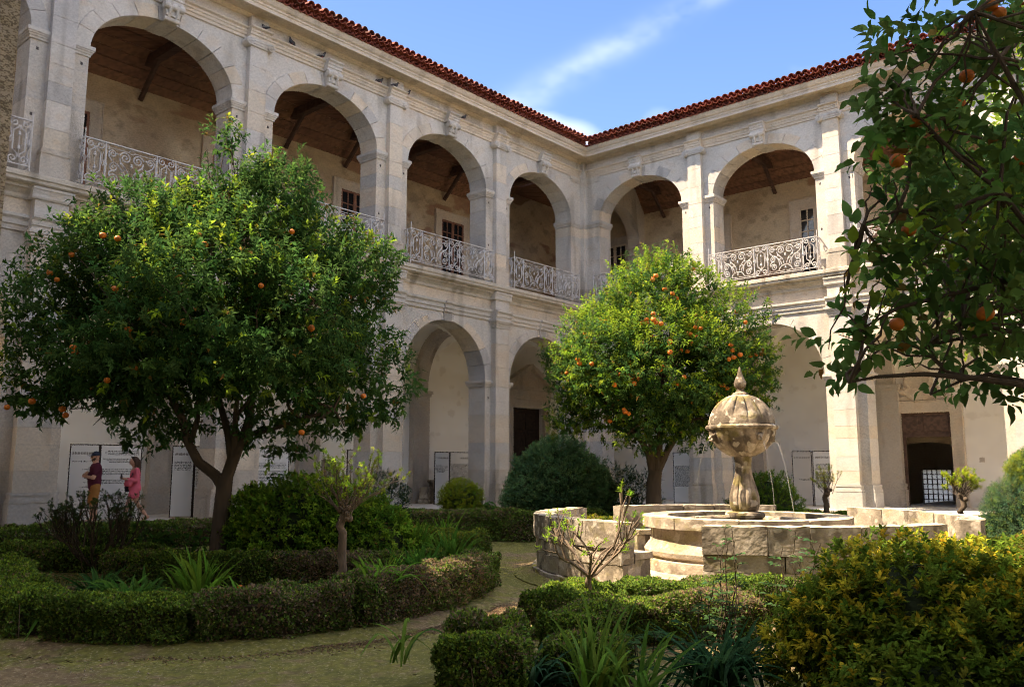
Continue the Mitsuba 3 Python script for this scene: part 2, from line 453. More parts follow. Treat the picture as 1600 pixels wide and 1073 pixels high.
def vault_mesh():
    u = np.linspace(-2.6, 2.6, 41); v = np.linspace(BACK, DEP, 27)
    U, V = np.meshgrid(u, v, indexing='ij')
    zu = 4.25 + 2.45 * np.sqrt(np.clip(1 - (U / 2.35) ** 2, 0, 1))
    vm, vh = (BACK + DEP) / 2, (DEP - BACK) / 2
    zv = 4.25 + 2.35 * np.sqrt(np.clip(1 - ((V - vm) / vh) ** 2, 0, 1))
    Z = np.maximum(zu, zv)
    n, k = U.shape
    i, j = np.meshgrid(np.arange(n - 1), np.arange(k - 1), indexing='ij')
    q = np.stack([i * k + j, i * k + j + 1, (i + 1) * k + j + 1, (i + 1) * k + j], -1).reshape(-1, 4)
    return trimesh.Trimesh(np.stack([U, V, Z], -1).reshape(-1, 3), np.vstack([q[:, [0, 1, 2]], q[:, [0, 2, 3]]]), process=False)


def rib_mesh():
    """Transverse stone arch across the lower gallery, at a pier."""
    vm, vh = (BACK + DEP) / 2, (DEP - BACK) / 2
    t = np.linspace(0, np.pi, 25)
    o = np.vstack([ell(vh + 0.01, 2.42, t) + [vm, 4.25]])
    i = np.vstack([ell(vh - 0.26, 2.12, t) + [vm, 4.25]])
    pr = np.vstack([o, i[::-1]])
    m = trimesh.creation.extrude_polygon(Polygon(pr), 0.62, engine='earcut')
    v = np.array(m.vertices)
    return trimesh.Trimesh(np.stack([v[:, 2] - 0.31, v[:, 0], v[:, 1]], 1), m.faces, process=False)


def back_pilaster():
    return cat([bx(-0.42, 0.42, BACK - 0.01, BACK + 0.26, 0.74, 4.05), bx(-0.50, 0.50, BACK - 0.012, BACK + 0.34, FLOOR - 0.05, 0.52), bx(-0.46, 0.46, BACK - 0.011, BACK + 0.30, 0.52, 0.62),
                bx(-0.48, 0.48, BACK - 0.013, BACK + 0.32, 0.62, 0.74), bx(-0.47, 0.47, BACK - 0.014, BACK + 0.31, 4.05, 4.15), bx(-0.51, 0.51, BACK - 0.015, BACK + 0.35, 4.15, 4.27)])


CEIL = [(BACK, 12.70), (BACK + 0.75, 13.75), (DEP - 0.45, 13.75), (DEP, 13.1)]


def plank(k, n):
    """One ceiling board, as long as a bay; boards 0-3 and the last on the slopes, the rest flat."""
    t = np.array([0]); L = [math.dist(CEIL[i], CEIL[i + 1]) for i in range(3)]
    tot = sum(L); s0, s1 = tot * k / n + 0.008, tot * (k + 1) / n - 0.008

    def at(s):
        for i in range(3):
            if s <= L[i] or i == 2:
                f = s / L[i]
                a, b = np.array(CEIL[i]), np.array(CEIL[i + 1])
                return a + (b - a) * f
            s -= L[i]
    a, b = at(s0), at(s1)
    d = (b - a) / np.linalg.norm(b - a); nn = np.array([-d[1], d[0]])
    if nn[1] < 0:
        nn = -nn
    off = 0.012 * (k % 2)
    return sweep([tuple(a - nn * off), tuple(b - nn * off), tuple(b + nn * 0.05), tuple(a + nn * 0.05)], -2.598, 2.598)


def beam_mesh():
    return cat([bx(-0.12, 0.12, BACK + 0.02, DEP - 0.02, 13.30, 13.58), ])


def bracket_mesh(front):
    return tube([(0, DEP - 0.05, 12.75), (0, DEP - 0.75, 13.42)], 0.07, 6) if front else tube([(0, BACK + 0.05, 12.35), (0, BACK + 1.15, 13.42)], 0.085, 6)


# ---- iron railing pieces (plane u-z, at v = 0, z from 0 to 1.1)
def spiral(cx, cz, r, start, turns, hand=1, n=16):
    t = np.linspace(0, 1, n)
    a = start + hand * turns * 2 * np.pi * t
    rr = r * (1 - 0.82 * t)
    return np.stack([cx + rr * np.cos(a), 0 * t, cz + rr * np.sin(a)], 1)


def bez(p, n=10):
    p = np.array(p, float); t = np.linspace(0, 1, n)[:, None]
    q = (1 - t) ** 3 * p[0] + 3 * (1 - t) ** 2 * t * p[1] + 3 * (1 - t) * t ** 2 * p[2] + t ** 3 * p[3]
    return np.stack([q[:, 0], 0 * q[:, 0], q[:, 1]], 1)


BAR = 0.0165


def flat(pts, r=BAR):
    return tube(pts, r, 4)


def knob(u, z, h=0.09, r=0.032):
    m = lathe([(0.0001, 0), (r, h * 0.3), (r * 0.55, h * 0.55), (r * 0.8, h * 0.75), (0.0001, h)], 8)
    m.apply_translation((u, 0, z)); return m


def slim_panel():
    w, o = 0.235, []
    for s in (-1, 1):
        o.append(flat(spiral(s * 0.115, 0.99, 0.10, math.pi / 2, 1.35, -s)))
        o.append(flat(spiral(s * 0.115, 0.15, 0.10, -math.pi / 2, 1.35, s)))
        o.append(flat(np.array([(s * 0.02, 0, 0.95), (s * 0.03, 0, 0.88), (s * 0.13, 0, 0.80), (s * 0.13, 0, 0.36), (s * 0.03, 0, 0.27), (s * 0.02, 0, 0.19)])))
        o.append(flat(np.array([(s * 0.19, 0, 0.85), (s * 0.165, 0, 0.68), (s * 0.19, 0, 0.62), (s * 0.215, 0, 0.56), (s * 0.19, 0, 0.50), (s * 0.165, 0, 0.55), (s * 0.165, 0, 0.66), (s * 0.215, 0, 0.66), (s * 0.215, 0, 0.52)]), 0.009))
    o.append(flat(np.array([(0, 0, 0.93), (0, 0, 0.22)]), 0.008))
    o += [knob(0, 0.68, 0.13, 0.04), knob(0, 0.36, 0.13, 0.04)]
    return cat(o)


def wide_panel():
    o, W = [], 0.63
    for s in (-1, 1):
        o.append(flat(spiral(s * 0.16, 0.83, 0.145, math.pi * (0.5 - 0.5 * s) + s * 0.2, 1.7, s, 22)))           # central upper pair
        o.append(flat(bez([(s * 0.295, 0.80), (s * 0.30, 0.62), (s * 0.05, 0.60), (s * 0.055, 0.34)])))
        o.append(flat(spiral(s * 0.47, 0.86, 0.10, math.pi * (0.5 - 0.5 * s), 1.5, s)))                          # outer upper
        o.append(flat(bez([(s * 0.57, 0.85), (s * 0.56, 0.62), (s * 0.18, 0.62), (s * 0.13, 0.32)])))
        o.append(flat(spiral(s * 0.43, 0.53, 0.11, 1.57, 1.5, -s)))                                              # mid side
        o.append(flat(bez([(s * 0.42, 0.64), (s * 0.30, 0.66), (s * 0.22, 0.48), (s * 0.20, 0.29)])))
        o.append(flat(spiral(s * 0.42, 0.245, 0.125, 0.4 if s > 0 else math.pi - 0.4, 1.6, s)))                  # lower side
        o.append(flat(bez([(s * 0.53, 0.30), (s * 0.56, 0.42), (s * 0.47, 0.46), (s * 0.40, 0.43)])))
        o.append(flat(spiral(s * 0.60, 0.99, 0.055, 1.57, 1.2, s, 12), 0.010))
        o.append(flat(spiral(s * 0.60, 0.12, 0.055, -1.57, 1.2, -s, 12), 0.010))
        o.append(flat(bez([(s * 0.24, 0.13), (s * 0.20, 0.22), (s * 0.13, 0.30), (0, 0.30)], 8)))
        o.append(flat(np.array([(s * 0.54, 0, 1.0), (s * 0.08, 0, 1.0)]), 0.009))
        o.append(flat(np.array([(s * 0.56, 0, 0.10), (s * 0.03, 0, 0.10)]), 0.009))
        for u, z in ((0.27, 0.66), (0.36, 0.885), (0.18, 0.52), (0.10, 0.50)):
            k = knob(s * u, z - 0.03, 0.06, 0.03); o.append(k)
        o.append(flat(np.array([(s * 0.615, 0, 0.93), (s * 0.615, 0, 0.18)]), 0.008))
        o.append(knob(s * 0.615, 0.52, 0.1, 0.03))
    a = np.linspace(0, 2 * np.pi, 13)
    o.append(flat(np.stack([0.07 * np.cos(a), 0 * a, 1.01 + 0.045 * np.sin(a)], 1), 0.009))
    o += [knob(0, 0.60, 0.13, 0.04), knob(0, 0.16, 0.12, 0.035)]
    return cat(o)


def bar_v(z0=0.0, z1=1.1, r=0.018):
    return flat(np.array([(0, 0, z0), (0, 0, z1)]), r)


def mat_bay(base, off, rz=0):
    return base @ T().translate([float(c) for c in off]).rotate([0, 0, 1], float(rz))


def railing(label, base):
    """base: bay frame (u, v, z) with origin at the bay centre."""
    key = thing('balcony_railing', label, 'railing', 'wrought iron balcony railings of the upper gallery')
    z, vf, hu = 7.93, 0.335, 2.02
    put(key, 'handrail', shr('rail_hand', lambda: cat([bx(-hu, hu, vf - 0.022, vf + 0.022, z + 1.09, z + 1.115), bx(-hu, -hu + 0.04, 0.0, vf - 0.022, z + 1.09, z + 1.115), bx(hu - 0.04, hu, 0.0, vf - 0.022, z + 1.09, z + 1.115)]), 'iron'), base)
    put(key, 'bottom_rail', shr('rail_bot', lambda: cat([bx(-hu, hu, vf - 0.012, vf + 0.012, z + 0.03, z + 0.05), bx(-hu, -hu + 0.024, 0.0, vf - 0.012, z + 0.03, z + 0.05), bx(hu - 0.024, hu, 0.0, vf - 0.012, z + 0.03, z + 0.05)]), 'iron'), base)
    post = shr('rail_post', bar_v, 'iron'); end = shr('rail_end', lambda: cat([bar_v(-0.06, 1.28, 0.017), knob(0, 1.26, 0.08, 0.02)]), 'iron')
    slim, wide = shr('rail_slim', slim_panel, 'iron'), shr('rail_wide', wide_panel, 'iron')
    for u in (-hu, hu):
        put(key, 'end_post', end, mat_bay(base, (u, vf, z)))
    for u in (-1.525, -0.2475, 0.2475, 1.525):
        put(key, 'post', post, mat_bay(base, (u, vf, z)))
    for u in (-1.77, 0, 1.77):
        put(key, 'slim_panel', slim, mat_bay(base, (u, vf, z)))
    for u in (-0.886, 0.886):
        put(key, 'scroll_panel', wide, mat_bay(base, (u, vf, z)))
    side = shr('rail_side', lambda: cat([flat(spiral(0, 0.93, 0.11, 1.57, 1.4, 1)), flat(spiral(0, 0.2, 0.11, -1.57, 1.4, 1)), flat(np.array([(0.1, 0, 0.9), (0.02, 0, 0.6), (-0.1, 0, 0.22)])), flat(spiral(0.02, 0.56, 0.09, 0, 1.4, -1)), bar_v()]), 'iron')
    for u in (-hu, hu):
        put(key, 'side_panel', side, mat_bay(base, (u, 0.16, z), 90))
    return key


def window_door(parent, base, uc, cream=False, z0=7.85, h=3.65, w=1.3):
    """French window with stone surround on an upper back wall."""
    k = put(parent, 'window', shr(('win_s', w, h), lambda: cat([bx(-w / 2 - 0.34, -w / 2, BACK, BACK + 0.07, z0, z0 + h + 0.34), bx(w / 2, w / 2 + 0.34, BACK, BACK + 0.07, z0, z0 + h + 0.34), bx(-w / 2, w / 2, BACK, BACK + 0.07, z0 + h, z0 + h + 0.34), bx(-w / 2 - 0.37, -w / 2 - 0.34, BACK, BACK + 0.10, z0, z0 + h + 0.37), bx(w / 2 + 0.34, w / 2 + 0.37, BACK, BACK + 0.10, z0, z0 + h + 0.37), bx(-w / 2 - 0.34, w / 2 + 0.34, BACK, BACK + 0.10, z0 + h + 0.34, z0 + h + 0.37)]), 'granite_c'), mat_bay(base, (uc, 0, 0)))

    def frame():
        v0, v1 = BACK + 0.012, BACK + 0.055
        o = [bx(-w / 2 + 0.005, -w / 2 + 0.075, v0, v1, z0, z0 + h - 0.005), bx(w / 2 - 0.075, w / 2 - 0.005, v0, v1, z0, z0 + h - 0.005), bx(-0.07, 0.07, v0, v1 + 0.01, z0, z0 + h - 0.08), bx(-w / 2 + 0.075, w / 2 - 0.075, v0, v1, z0 + h - 0.08, z0 + h - 0.005)]
        for s in (-1, 1):
            a, b = (0.07, w / 2 - 0.075) if s > 0 else (-w / 2 + 0.075, -0.07)
            o.append(bx((a + b) / 2 - 0.018, (a + b) / 2 + 0.018, v0 + 0.004, v1 - 0.004, z0 + 0.9, z0 + h - 0.08))
            for z in np.arange(z0 + 0.9, z0 + h - 0.2, 0.447):
                o.append(bx(a, b, v0 + 0.006, v1 - 0.006, z - 0.02, z + 0.02))
            o.append(bx(a, b, v0 + 0.01, v1 - 0.01, z0, z0 + 0.88))
        return cat(o)
    put(k, 'frame', shr(('win_f', w, h), frame, 'window_cream' if cream else 'window_paint'), mat_bay(base, (uc, 0, 0)))
    put(k, 'pane', shr(('win_p', w, h), lambda: bx(-w / 2, w / 2, BACK + 0.003, BACK + 0.018, z0 + 0.02, z0 + h - 0.02), 'glass'), mat_bay(base, (uc, 0, 0)))


def lower_pier(wing, base, seed):
    r = np.random.default_rng(seed)
    key = put(wing, 'pier', shr('pier_core', lambda: ext_plan(tplan(0.645, 0.345, 0.225, DEP + 0.015), 0.02, 4.15), 'granite_d'), base)
    put(key, 'base', shr('pier_base', lambda: plinth(0.665, 0.36, 0.24, FLOOR - 0.5, 0.74, 0.50), 'granite_d' if seed % 2 else 'granite_b'), base)
    zs = course_set(0.745, 4.14, 7, seed % 3)
    for i in range(7):
        put(key, 'stone', shr(('lowst', seed % 3, i), lambda i=i: ext_plan(tplan(0.66, 0.36, 0.24), zs[i] + 0.005, zs[i + 1] - 0.005), GR[r.integers(4)] if i > 0 else 'granite_d'), base)
    put(key, 'impost', shr('low_imp', lambda: impost(0.66, 4.15, 4.37), 'granite'), base)
    # pilaster shaft above the impost, and its capital
    zz = course_set(4.146, 6.28, 3, seed % 2)
    for i in range(3):
        put(key, 'stone', shr(('lowup', seed % 2, i), lambda i=i: bx(-0.36, 0.36, -0.2, 0.24, zz[i] + 0.004, zz[i + 1] - 0.004), GR[r.integers(4)]), base)
    put(key, 'capital', shr('low_cap', lambda: cat([bx(-0.36 - o, 0.36 + o, -0.2, 0.24 + o, a, b) for o, a, b in ((0.03, 6.282, 6.36), (0.05, 6.36, 6.44), (0.09, 6.44, 6.50), (0.12, 6.50, 6.57))]), 'granite'), base)
    for u in (-0.5, 0.5):
        put(key, 'tie_hole', shr(('hole', u), lambda u=u: bx(u - 0.03, u + 0.03, -0.02, 0.003, 3.72, 3.80), 'metal_brown'), base)
    put(key, 'rib_arch', shr('rib', rib_mesh, 'granite_d'), base)
    put(key, 'rear_pilaster', shr('rearp', back_pilaster, 'granite_d'), base)
    return key


def upper_pier(wing, base, seed):
    r = np.random.default_rng(seed + 50)
    key = put(wing, 'upper_pier', shr('up_core', lambda: ext_plan(tplan(0.645, 0.26, 0.165, DEP + 0.015), 7.86, 11.15), 'granite_d'), base)
    put(key, 'base', shr('up_base', lambda: cat([ext_plan(tplan(0.70, 0.34, 0.25), 7.852, 8.34), ext_plan(tplan(0.69, 0.32, 0.23), 8.34, 8.42), ext_plan(tplan(0.705, 0.335, 0.245), 8.42, 8.48), ext_plan(tplan(0.675, 0.30, 0.21), 8.48, 8.56)]), 'granite_d'), base)
    zs = course_set(8.565, 11.14, 5, seed % 3 + 10)
    for i in range(5):
        put(key, 'stone', shr(('upst', seed % 3, i), lambda i=i: ext_plan(tplan(0.66, 0.275, 0.18), zs[i] + 0.005, zs[i + 1] - 0.005), GR[r.integers(4)]), base)
    put(key, 'impost', shr('up_imp', lambda: impost(0.66, 11.15, 11.40), 'granite'), base)
    zz = course_set(11.146, 13.08, 3, seed % 2 + 20)
    for i in range(3):
        put(key, 'stone', shr(('upup', seed % 2, i), lambda i=i: bx(-0.275, 0.275, -0.2, 0.18, zz[i] + 0.004, zz[i + 1] - 0.004), GR[r.integers(4)]), base)
    for u, z in ((-0.5, 10.9), (0.5, 10.9), (0.52, 9.3)):
        put(key, 'tie_hole', shr(('hole', u, z), lambda u=u, z=z: bx(u - 0.028, u + 0.028, -0.02, 0.003, z, z + 0.075), 'metal_brown'), base)
    cap = put(key, 'capital', shr('up_cap', lambda: cat([bx(-0.31, 0.31, -0.2, 0.225, 13.082, 13.14), bx(-0.33, 0.33, -0.2, 0.245, 13.14, 13.215), bx(-0.34, 0.34, -0.2, 0.26, 13.215, 13.288)]), 'granite'), base)
    for u in (-0.34, 0.34):
        put(key, 'volute', shr(('vol', u), lambda u=u: volute(u), 'granite'), base)
    return key


def ressaut(wing, base):
    """The entablatures breaking forward over a pilaster."""
    for nm, pr, dv, hw, mt in (('architrave', ARCH_LOW, 0.245, 0.42, 'granite'), ('frieze', FRIEZE_LOW, 0.24, 0.37, 'granite'), ('upper_architrave', ARCH_UP, 0.185, 0.33, 'granite_c'), ('upper_frieze', FRIEZE_UP, 0.18, 0.285, 'granite')):
        put(wing, nm, shr(('res', nm), lambda: sweep(lift(pr, dv, 0), -hw, hw), mt), base)
    put(wing, 'cornice', shr('res_corn', lambda: sweep(lift(moulding([(0.04, 7.302), (0.06, 7.342), (0.06, 7.402), (0.085, 7.502), (0.105, 7.522), (0.105, 7.575)]), 0.24), -0.45, 0.45), 'granite'), base)


def bay(wing, base, seed, first=0):
    """One bay without its piers. first: +1 / -1 when the corner lies at u = -HALF or +HALF (the corner side is mitred)."""
    r = np.random.default_rng(seed + 900)
    ua, ub, ma, mb = -2.6, 2.6, 0.0, 0.0
    if first < 0:
        ua, ma = -2.77, 1.0
    if first > 0:
        ub, mb = 2.77, -1.0
    tag = ('bay', first)
    arch = put(wing, 'lower_arch', shr('key_low', keystone_low, 'granite_b'), base)
    for i in range(11):
        put(arch, 'voussoir', shr(('vl', i), lambda i=i: voussoir(i, 11, HW, HW - 0.02, 2.30, 2.165, ZL0, DEP + 0.004, 0.02), GR[r.integers(4)]), base)
    arch = put(wing, 'upper_arch', shr('key_up', keystone_up, 'granite'), base)
    for i in range(11):
        put(arch, 'voussoir', shr(('vu', i), lambda i=i: voussoir(i, 11, HW, 1.44, 2.31, 1.80, 11.40, DEP + 0.004, 0.02), GR[r.integers(4)]), base)
    put(wing, 'spandrel', shr('sp_low', lambda: spandrel(ZL0 + 0.002, 6.548, 2.303, 2.168, ZL0, 2.598), 'granite'), base)
    put(wing, 'upper_spandrel', shr('sp_up', lambda: spandrel(11.402, 13.288, 2.313, 1.803, 11.40, 2.598), 'granite'), base)
    for nm, pr, mt in (('architrave', ARCH_LOW, 'granite'), ('frieze', FRIEZE_LOW, 'granite_c'), ('ledge', CORN_LOW, 'granite_ledge'), ('upper_architrave', ARCH_UP, 'granite_c'), ('upper_frieze', FRIEZE_UP, 'granite'), ('upper_cornice', CORN_UP, 'granite_c')):
        put(wing, nm, shr((nm, first), lambda: sweep(pr, ua, ub, ma, mb), mt), base)
    put(wing, 'keystone_block', shr('kb_low', lambda: sweep(lift(ARCH_LOW, 0.06), -0.21, 0.21), 'granite'), base)
    put(wing, 'keystone_block', shr('kb_up', lambda: sweep(lift(ARCH_UP, 0.19), -0.27, 0.27), 'granite'), base)
    put(wing, 'vault', shr('vault', vault_mesh, 'plaster', True), base)
    put(wing, 'gallery_slab', shr('slab', lambda: bx(-2.599, 2.599, BACK, DEP - 0.001, 6.9, 7.84), 'floor_stone'), base)
    ceil = put(wing, 'ceiling', shr('beam_a', beam_mesh, 'wood_beam'), mat_bay(base, (-1.3, 0, 0)))
    for k in range(14):
        put(ceil, 'plank', shr(('plank', k), lambda k=k: plank(k, 14), 'wood_a' if r.random() < 0.55 else 'wood_b'), base)
    for u in (1.3,):
        put(ceil, 'beam', shr('beam_a', beam_mesh, 'wood_beam'), mat_bay(base, (u, 0, 0)))
    for u in (-1.3, 1.3):
        for fr in (0, 1):
            put(ceil, 'bracket', shr(('bracket', fr), lambda fr=fr: bracket_mesh(fr), 'wood_beam'), mat_bay(base, (u, 0, 0)))


def frame_of(orient, c):
    """Bay frame of a wing: u along the wing, v out to the court."""
    if orient == 'west':
        return TR(0, -c, 0, -90)
    return TR(c, 0, 0, 180)


def tile(r, L, up, sides=8):
    """Half-round tile: length along +v, convex up or down."""
    a = np.linspace(0, np.pi, sides + 1)
    o, i = [], []
    s = 1 if up else -1
    ring = lambda rr: np.stack([rr * np.cos(a), s * rr * np.sin(a)], 1)
    pr = np.vstack([ring(r), ring(r - 0.016)[::-1]])
    m = trimesh.creation.extrude_polygon(Polygon(pr), L, engine='earcut')
    v = np.array(m.vertices)
    m = trimesh.Trimesh(np.stack([v[:, 0], v[:, 2], v[:, 1]], 1), m.faces[:, ::-1], process=False)
    return m


def eaves(wing, orient, n_show, length):
    slope = math.radians(-12)
    prof = [(-6.5, 17.2), (-6.5, 16.9), (-0.6, 14.55), (0.55, 14.365), (0.70, 14.40), (0.70, 14.46), (0.55, 14.52)]
    mir = T(np.array([[1.0, 0, 0, 0], [0, -1, 0, 0], [0, 0, 1, 0], [0, 0, 0, 1]]))
    roof = put(wing, 'roof', ply(sweep(prof, 0, length, 1.0, 0.0), 'terracotta_b'), TR(0, 0, 0, -90) if orient == 'west' else mir)
    rows = [('under', 0.120, 0.55, False, 0.90, 14.43, 0.0, 'terracotta'), ('mid', 0.105, 0.50, True, 0.86, 14.43, 0.125, 'terracotta'),
            ('second', 0.118, 0.60, False, 0.99, 14.60, 0.125, 'terracotta'), ('cap', 0.112, 0.62, True, 1.0, 14.60, 0.0, 'terracotta_b')]
    rest = []
    for nm, r, L, up, tip, z, off, mt in rows:
        other = 'terracotta_b' if mt == 'terracotta' else 'terracotta'
        base = tile(r, L, up)
        base.apply_translation((0, -L, 0))
        R = trimesh.transformations.rotation_matrix(slope, (1, 0, 0))
        base.apply_transform(R)
        shapes = [ply(base, mt, 30), ply(base, other, 30)]
        k0 = int(math.ceil((tip) / 0.25))
        for k in range(int(length / 0.25)):
            u = (k0 + k) * 0.25 + off - 0.12
            jit = rng.normal(0, 0.009, 3)
            if orient == 'west':
                to = TR(tip + jit[0], -u + jit[1], z + jit[2] * 0.6, -90 + jit[0] * 250)
            else:
                to = TR(u + jit[0], -tip + jit[1], z + jit[2] * 0.6, 180 + jit[1] * 250)
            if k < n_show:
                put(roof, nm + '_tile' if nm != 'cap' else 'cap_tile', shapes[int(rng.random() > 0.75)], to)
            else:
                mm = base.copy(); mm.apply_transform(np.array(to.matrix, float)); rest.append(mm)
    if rest:
        put(roof, 'far_tiles', ply(cat(rest), 'terracotta'), kind='stuff')
    return roof


west = thing('cloister_wing', 'shaded two-storey granite arcade wing with double arches on the left of the court', 'building')
north = thing('cloister_wing', 'sunlit two-storey granite arcade wing on the right, with the open brown door', 'building')
NW, NN = 5, 4
for wing, orient, nb in ((west, 'west', NW), (north, 'north', NN)):
    s0 = 0 if orient == 'west' else 40
    for k in range(nb):
        c = P1 - 2.59 if k == 0 else P1 + PITCHW * (k - 1) + 2.6
        # frame: for the west wing u grows away from the corner; for the north wing u points back to the corner
        f = frame_of(orient, c)
        bay(wing, f, s0 + k, 0 if k else (-1 if orient == 'west' else 1))
        pf = frame_of(orient, P1 + PITCHW * k)
        lower_pier(wing, pf, s0 + 3 * k + 1)
        upper_pier(wing, pf, s0 + 5 * k + 2)
        ressaut(wing, pf)
RAIL_LABELS_W = ['pale scrollwork balcony railing in the shaded bay nearest the inner corner', 'pale scrollwork balcony railing just right of the big left orange tree, second from the corner', 'scrollwork balcony railing half hidden behind the big orange tree top', 'scrollwork balcony railing above and left of the big orange tree', 'scrollwork balcony railing cut by the left picture edge beside the dark pier']
RAIL_LABELS_N = ['dark scrollwork balcony railing behind the top of the middle orange tree', 'bright sunlit scrollwork balcony railing between the middle tree and the overhanging branches', 'scrollwork balcony railing hidden behind the overhanging orange branches', 'scrollwork balcony railing beyond the right picture edge']
for k in range(NW):
    c = P1 - 2.59 if k == 0 else P1 + PITCHW * (k - 1) + 2.6
    railing(RAIL_LABELS_W[k], frame_of('west', c))
for k in range(3):
    c = P1 - 2.59 if k == 0 else P1 + PITCHW * (k - 1) + 2.6
    railing(RAIL_LABELS_N[k], frame_of('north', c))

# the inner corner pier: jambs of both wings and the folded pilaster
cm = lambda g, z0, z1: ext_plan(Polygon([(0.20 + g, 0), (0.20 + g, -0.20 - g), (0, -0.20 - g), (-g * 0, -0.84 - g), (DEP - g, -0.84 - g), (DEP - g, 0.8 + g), (0.84 + g, 0.8 + g), (0.84 + g, 0)]) if False else
                                Polygon([(0.18 + g, -0.18 - g), (0.0 + g, -0.18 - g), (0.0 + g, -0.84 - g), (DEP - g, -0.84 - g), (DEP - g, 0.8 + g), (0.84 + g, 0.8 + g), (0.84 + g, -g), (0.18 + g, -g)]), z0, z1)
ck = put(west, 'corner_pier', ply(cm(-0.012, -0.4, 13.28), 'granite_d'))
for z0, z1, n, sd in ((0.75, 4.14, 7, 4), (8.57, 11.14, 5, 5)):
    zs = course_set(z0, z1, n, sd)
    for i in range(n):
        put(ck, 'stone', ply(cm(0, zs[i] + 0.005, zs[i + 1] - 0.005), GR[rng.integers(4)]))
put(ck, 'base', ply(cat([cm(0.07, -0.55, 0.5), cm(0.04, 0.5, 0.68), cm(0.055, 0.68, 0.745)]), 'granite_d'))
put(ck, 'upper_base', ply(cat([cm(0.03, 7.852, 8.45), cm(0.045, 8.45, 8.56)]), 'granite_d'))
for z0, z1 in ((4.15, 4.37), (11.15, 11.40)):
    h = z1 - z0
    put(ck, 'impost', ply(cat([cm(o, z0 + a * h, z0 + b * h) for o, a, b in ((0.025, 0, 0.25), (0.04, 0.25, 0.5), (0.065, 0.5, 1))]), 'granite'))
for z0, z1 in ((4.375, 6.28), (11.405, 13.08)):
    put(ck, 'stone', ply(cm(0, z0, z1), 'granite'))
put(ck, 'capital', ply(cat([cm(0.03, 6.285, 6.42), cm(0.07, 6.42, 6.56)]), 'granite'))
put(ck, 'upper_capital', ply(cat([cm(0.03, 13.085, 13.16), cm(0.05, 13.16, 13.285)]), 'granite'))
for z0, z1, g in ((6.562, 6.92, 0.10), (6.925, 7.30, 0.0), (7.302, 7.57, 0.10), (13.292, 13.62, 0.07), (13.642, 13.96, 0.0)):
    put(ck, 'ressaut', ply(bx(-0.25, 0.18 + g, -0.18 - g, 0.25, z0, z1), 'granite'))
wr = eaves(west, 'west', 68, 31.0)
nr = eaves(north, 'north', 72, 31.0)


# back walls with doors, gallery floors
def wall_poly(orient, u0, u1, z0, z1, holes, mat, parent, name, thick=0.5):
    pg = sbox(u0, z0, u1, z1)
    for h in holes:
        pg = pg.difference(sbox(*h))
    m = ext_uz(pg, BACK - thick, BACK)
    if orient == 'west':
        put(parent, name, ply(m, mat), TR(0, 0, 0, -90))
    else:      # u runs along +x, v towards the court is -y
        v = np.array(m.vertices); v[:, 1] *= -1
        put(parent, name, ply(trimesh.Trimesh(v, m.faces[:, ::-1], process=False), mat))


WD = (-2.45, -0.25)          # west church door, along u = -y
ND = (10.62, 12.62)          # north door, along x
wall_poly('west', -4.2, 26.6, FLOOR - 0.4, 7.2, [(WD[0], FLOOR - 0.5, WD[1], 3.95)], 'plaster', west, 'back_wall')
wall_poly('west', -4.2, 26.6, 7.2, 14.4, [], 'plaster_old', west, 'upper_back_wall')
wall_poly('north', -4.2, 21.2, FLOOR - 0.4, 7.2, [(ND[0], FLOOR - 0.5, ND[1], 3.22)], 'plaster', north, 'back_wall')
wall_poly('north', -4.2, 21.2, 7.2, 14.4, [], 'plaster_old', north, 'upper_back_wall')
# corner bay of both galleries
put(west, 'corner_slab', ply(bx(-4.2, -0.79, -0.16, 4.2, 6.75, 7.838), 'plaster'))
put(north, 'corner_slab', ply(bx(-0.788, 0.17, 0.79, 4.2, 6.76, 7.837), 'plaster'))
put(west, 'corner_ceiling', ply(bx(-4.2, 0.1, 0.0, 4.2, 13.74, 13.86), 'wood_a'))
# stone diaphragm arch across the upper north gallery at the corner
t = np.linspace(0, np.pi, 25)
dp = Polygon(np.vstack([[(0.79, 7.8), (0.79, 13.75), (4.2, 13.75), (4.2, 7.8), (3.75, 7.8)], ell(1.45, 1.5, t) + [2.3, 11.2], [(0.85, 7.8)]]))
dm = trimesh.creation.extrude_polygon(dp, 0.6, engine='earcut'); dv = np.array(dm.vertices)
put(north, 'diaphragm_arch', ply(trimesh.Trimesh(np.stack([dv[:, 2] - 0.2, dv[:, 0], dv[:, 1]], 1), dm.faces, process=False), 'granite_d'))
put(north, 'diaphragm_impost', ply(bx(-0.24, 0.44, 3.68, 4.19, 11.05, 11.2), 'granite_d'))
for k, u in enumerate((3.55, 8.75, 13.95, 19.15, 24.3)):
    window_door(west, TR(0, 0, 0, -90), u)
for k, x in enumerate((-1.2, 3.65, 8.25, 13.4)):
    window_door(north, TR(0, 0, 0, 180), -x, True)

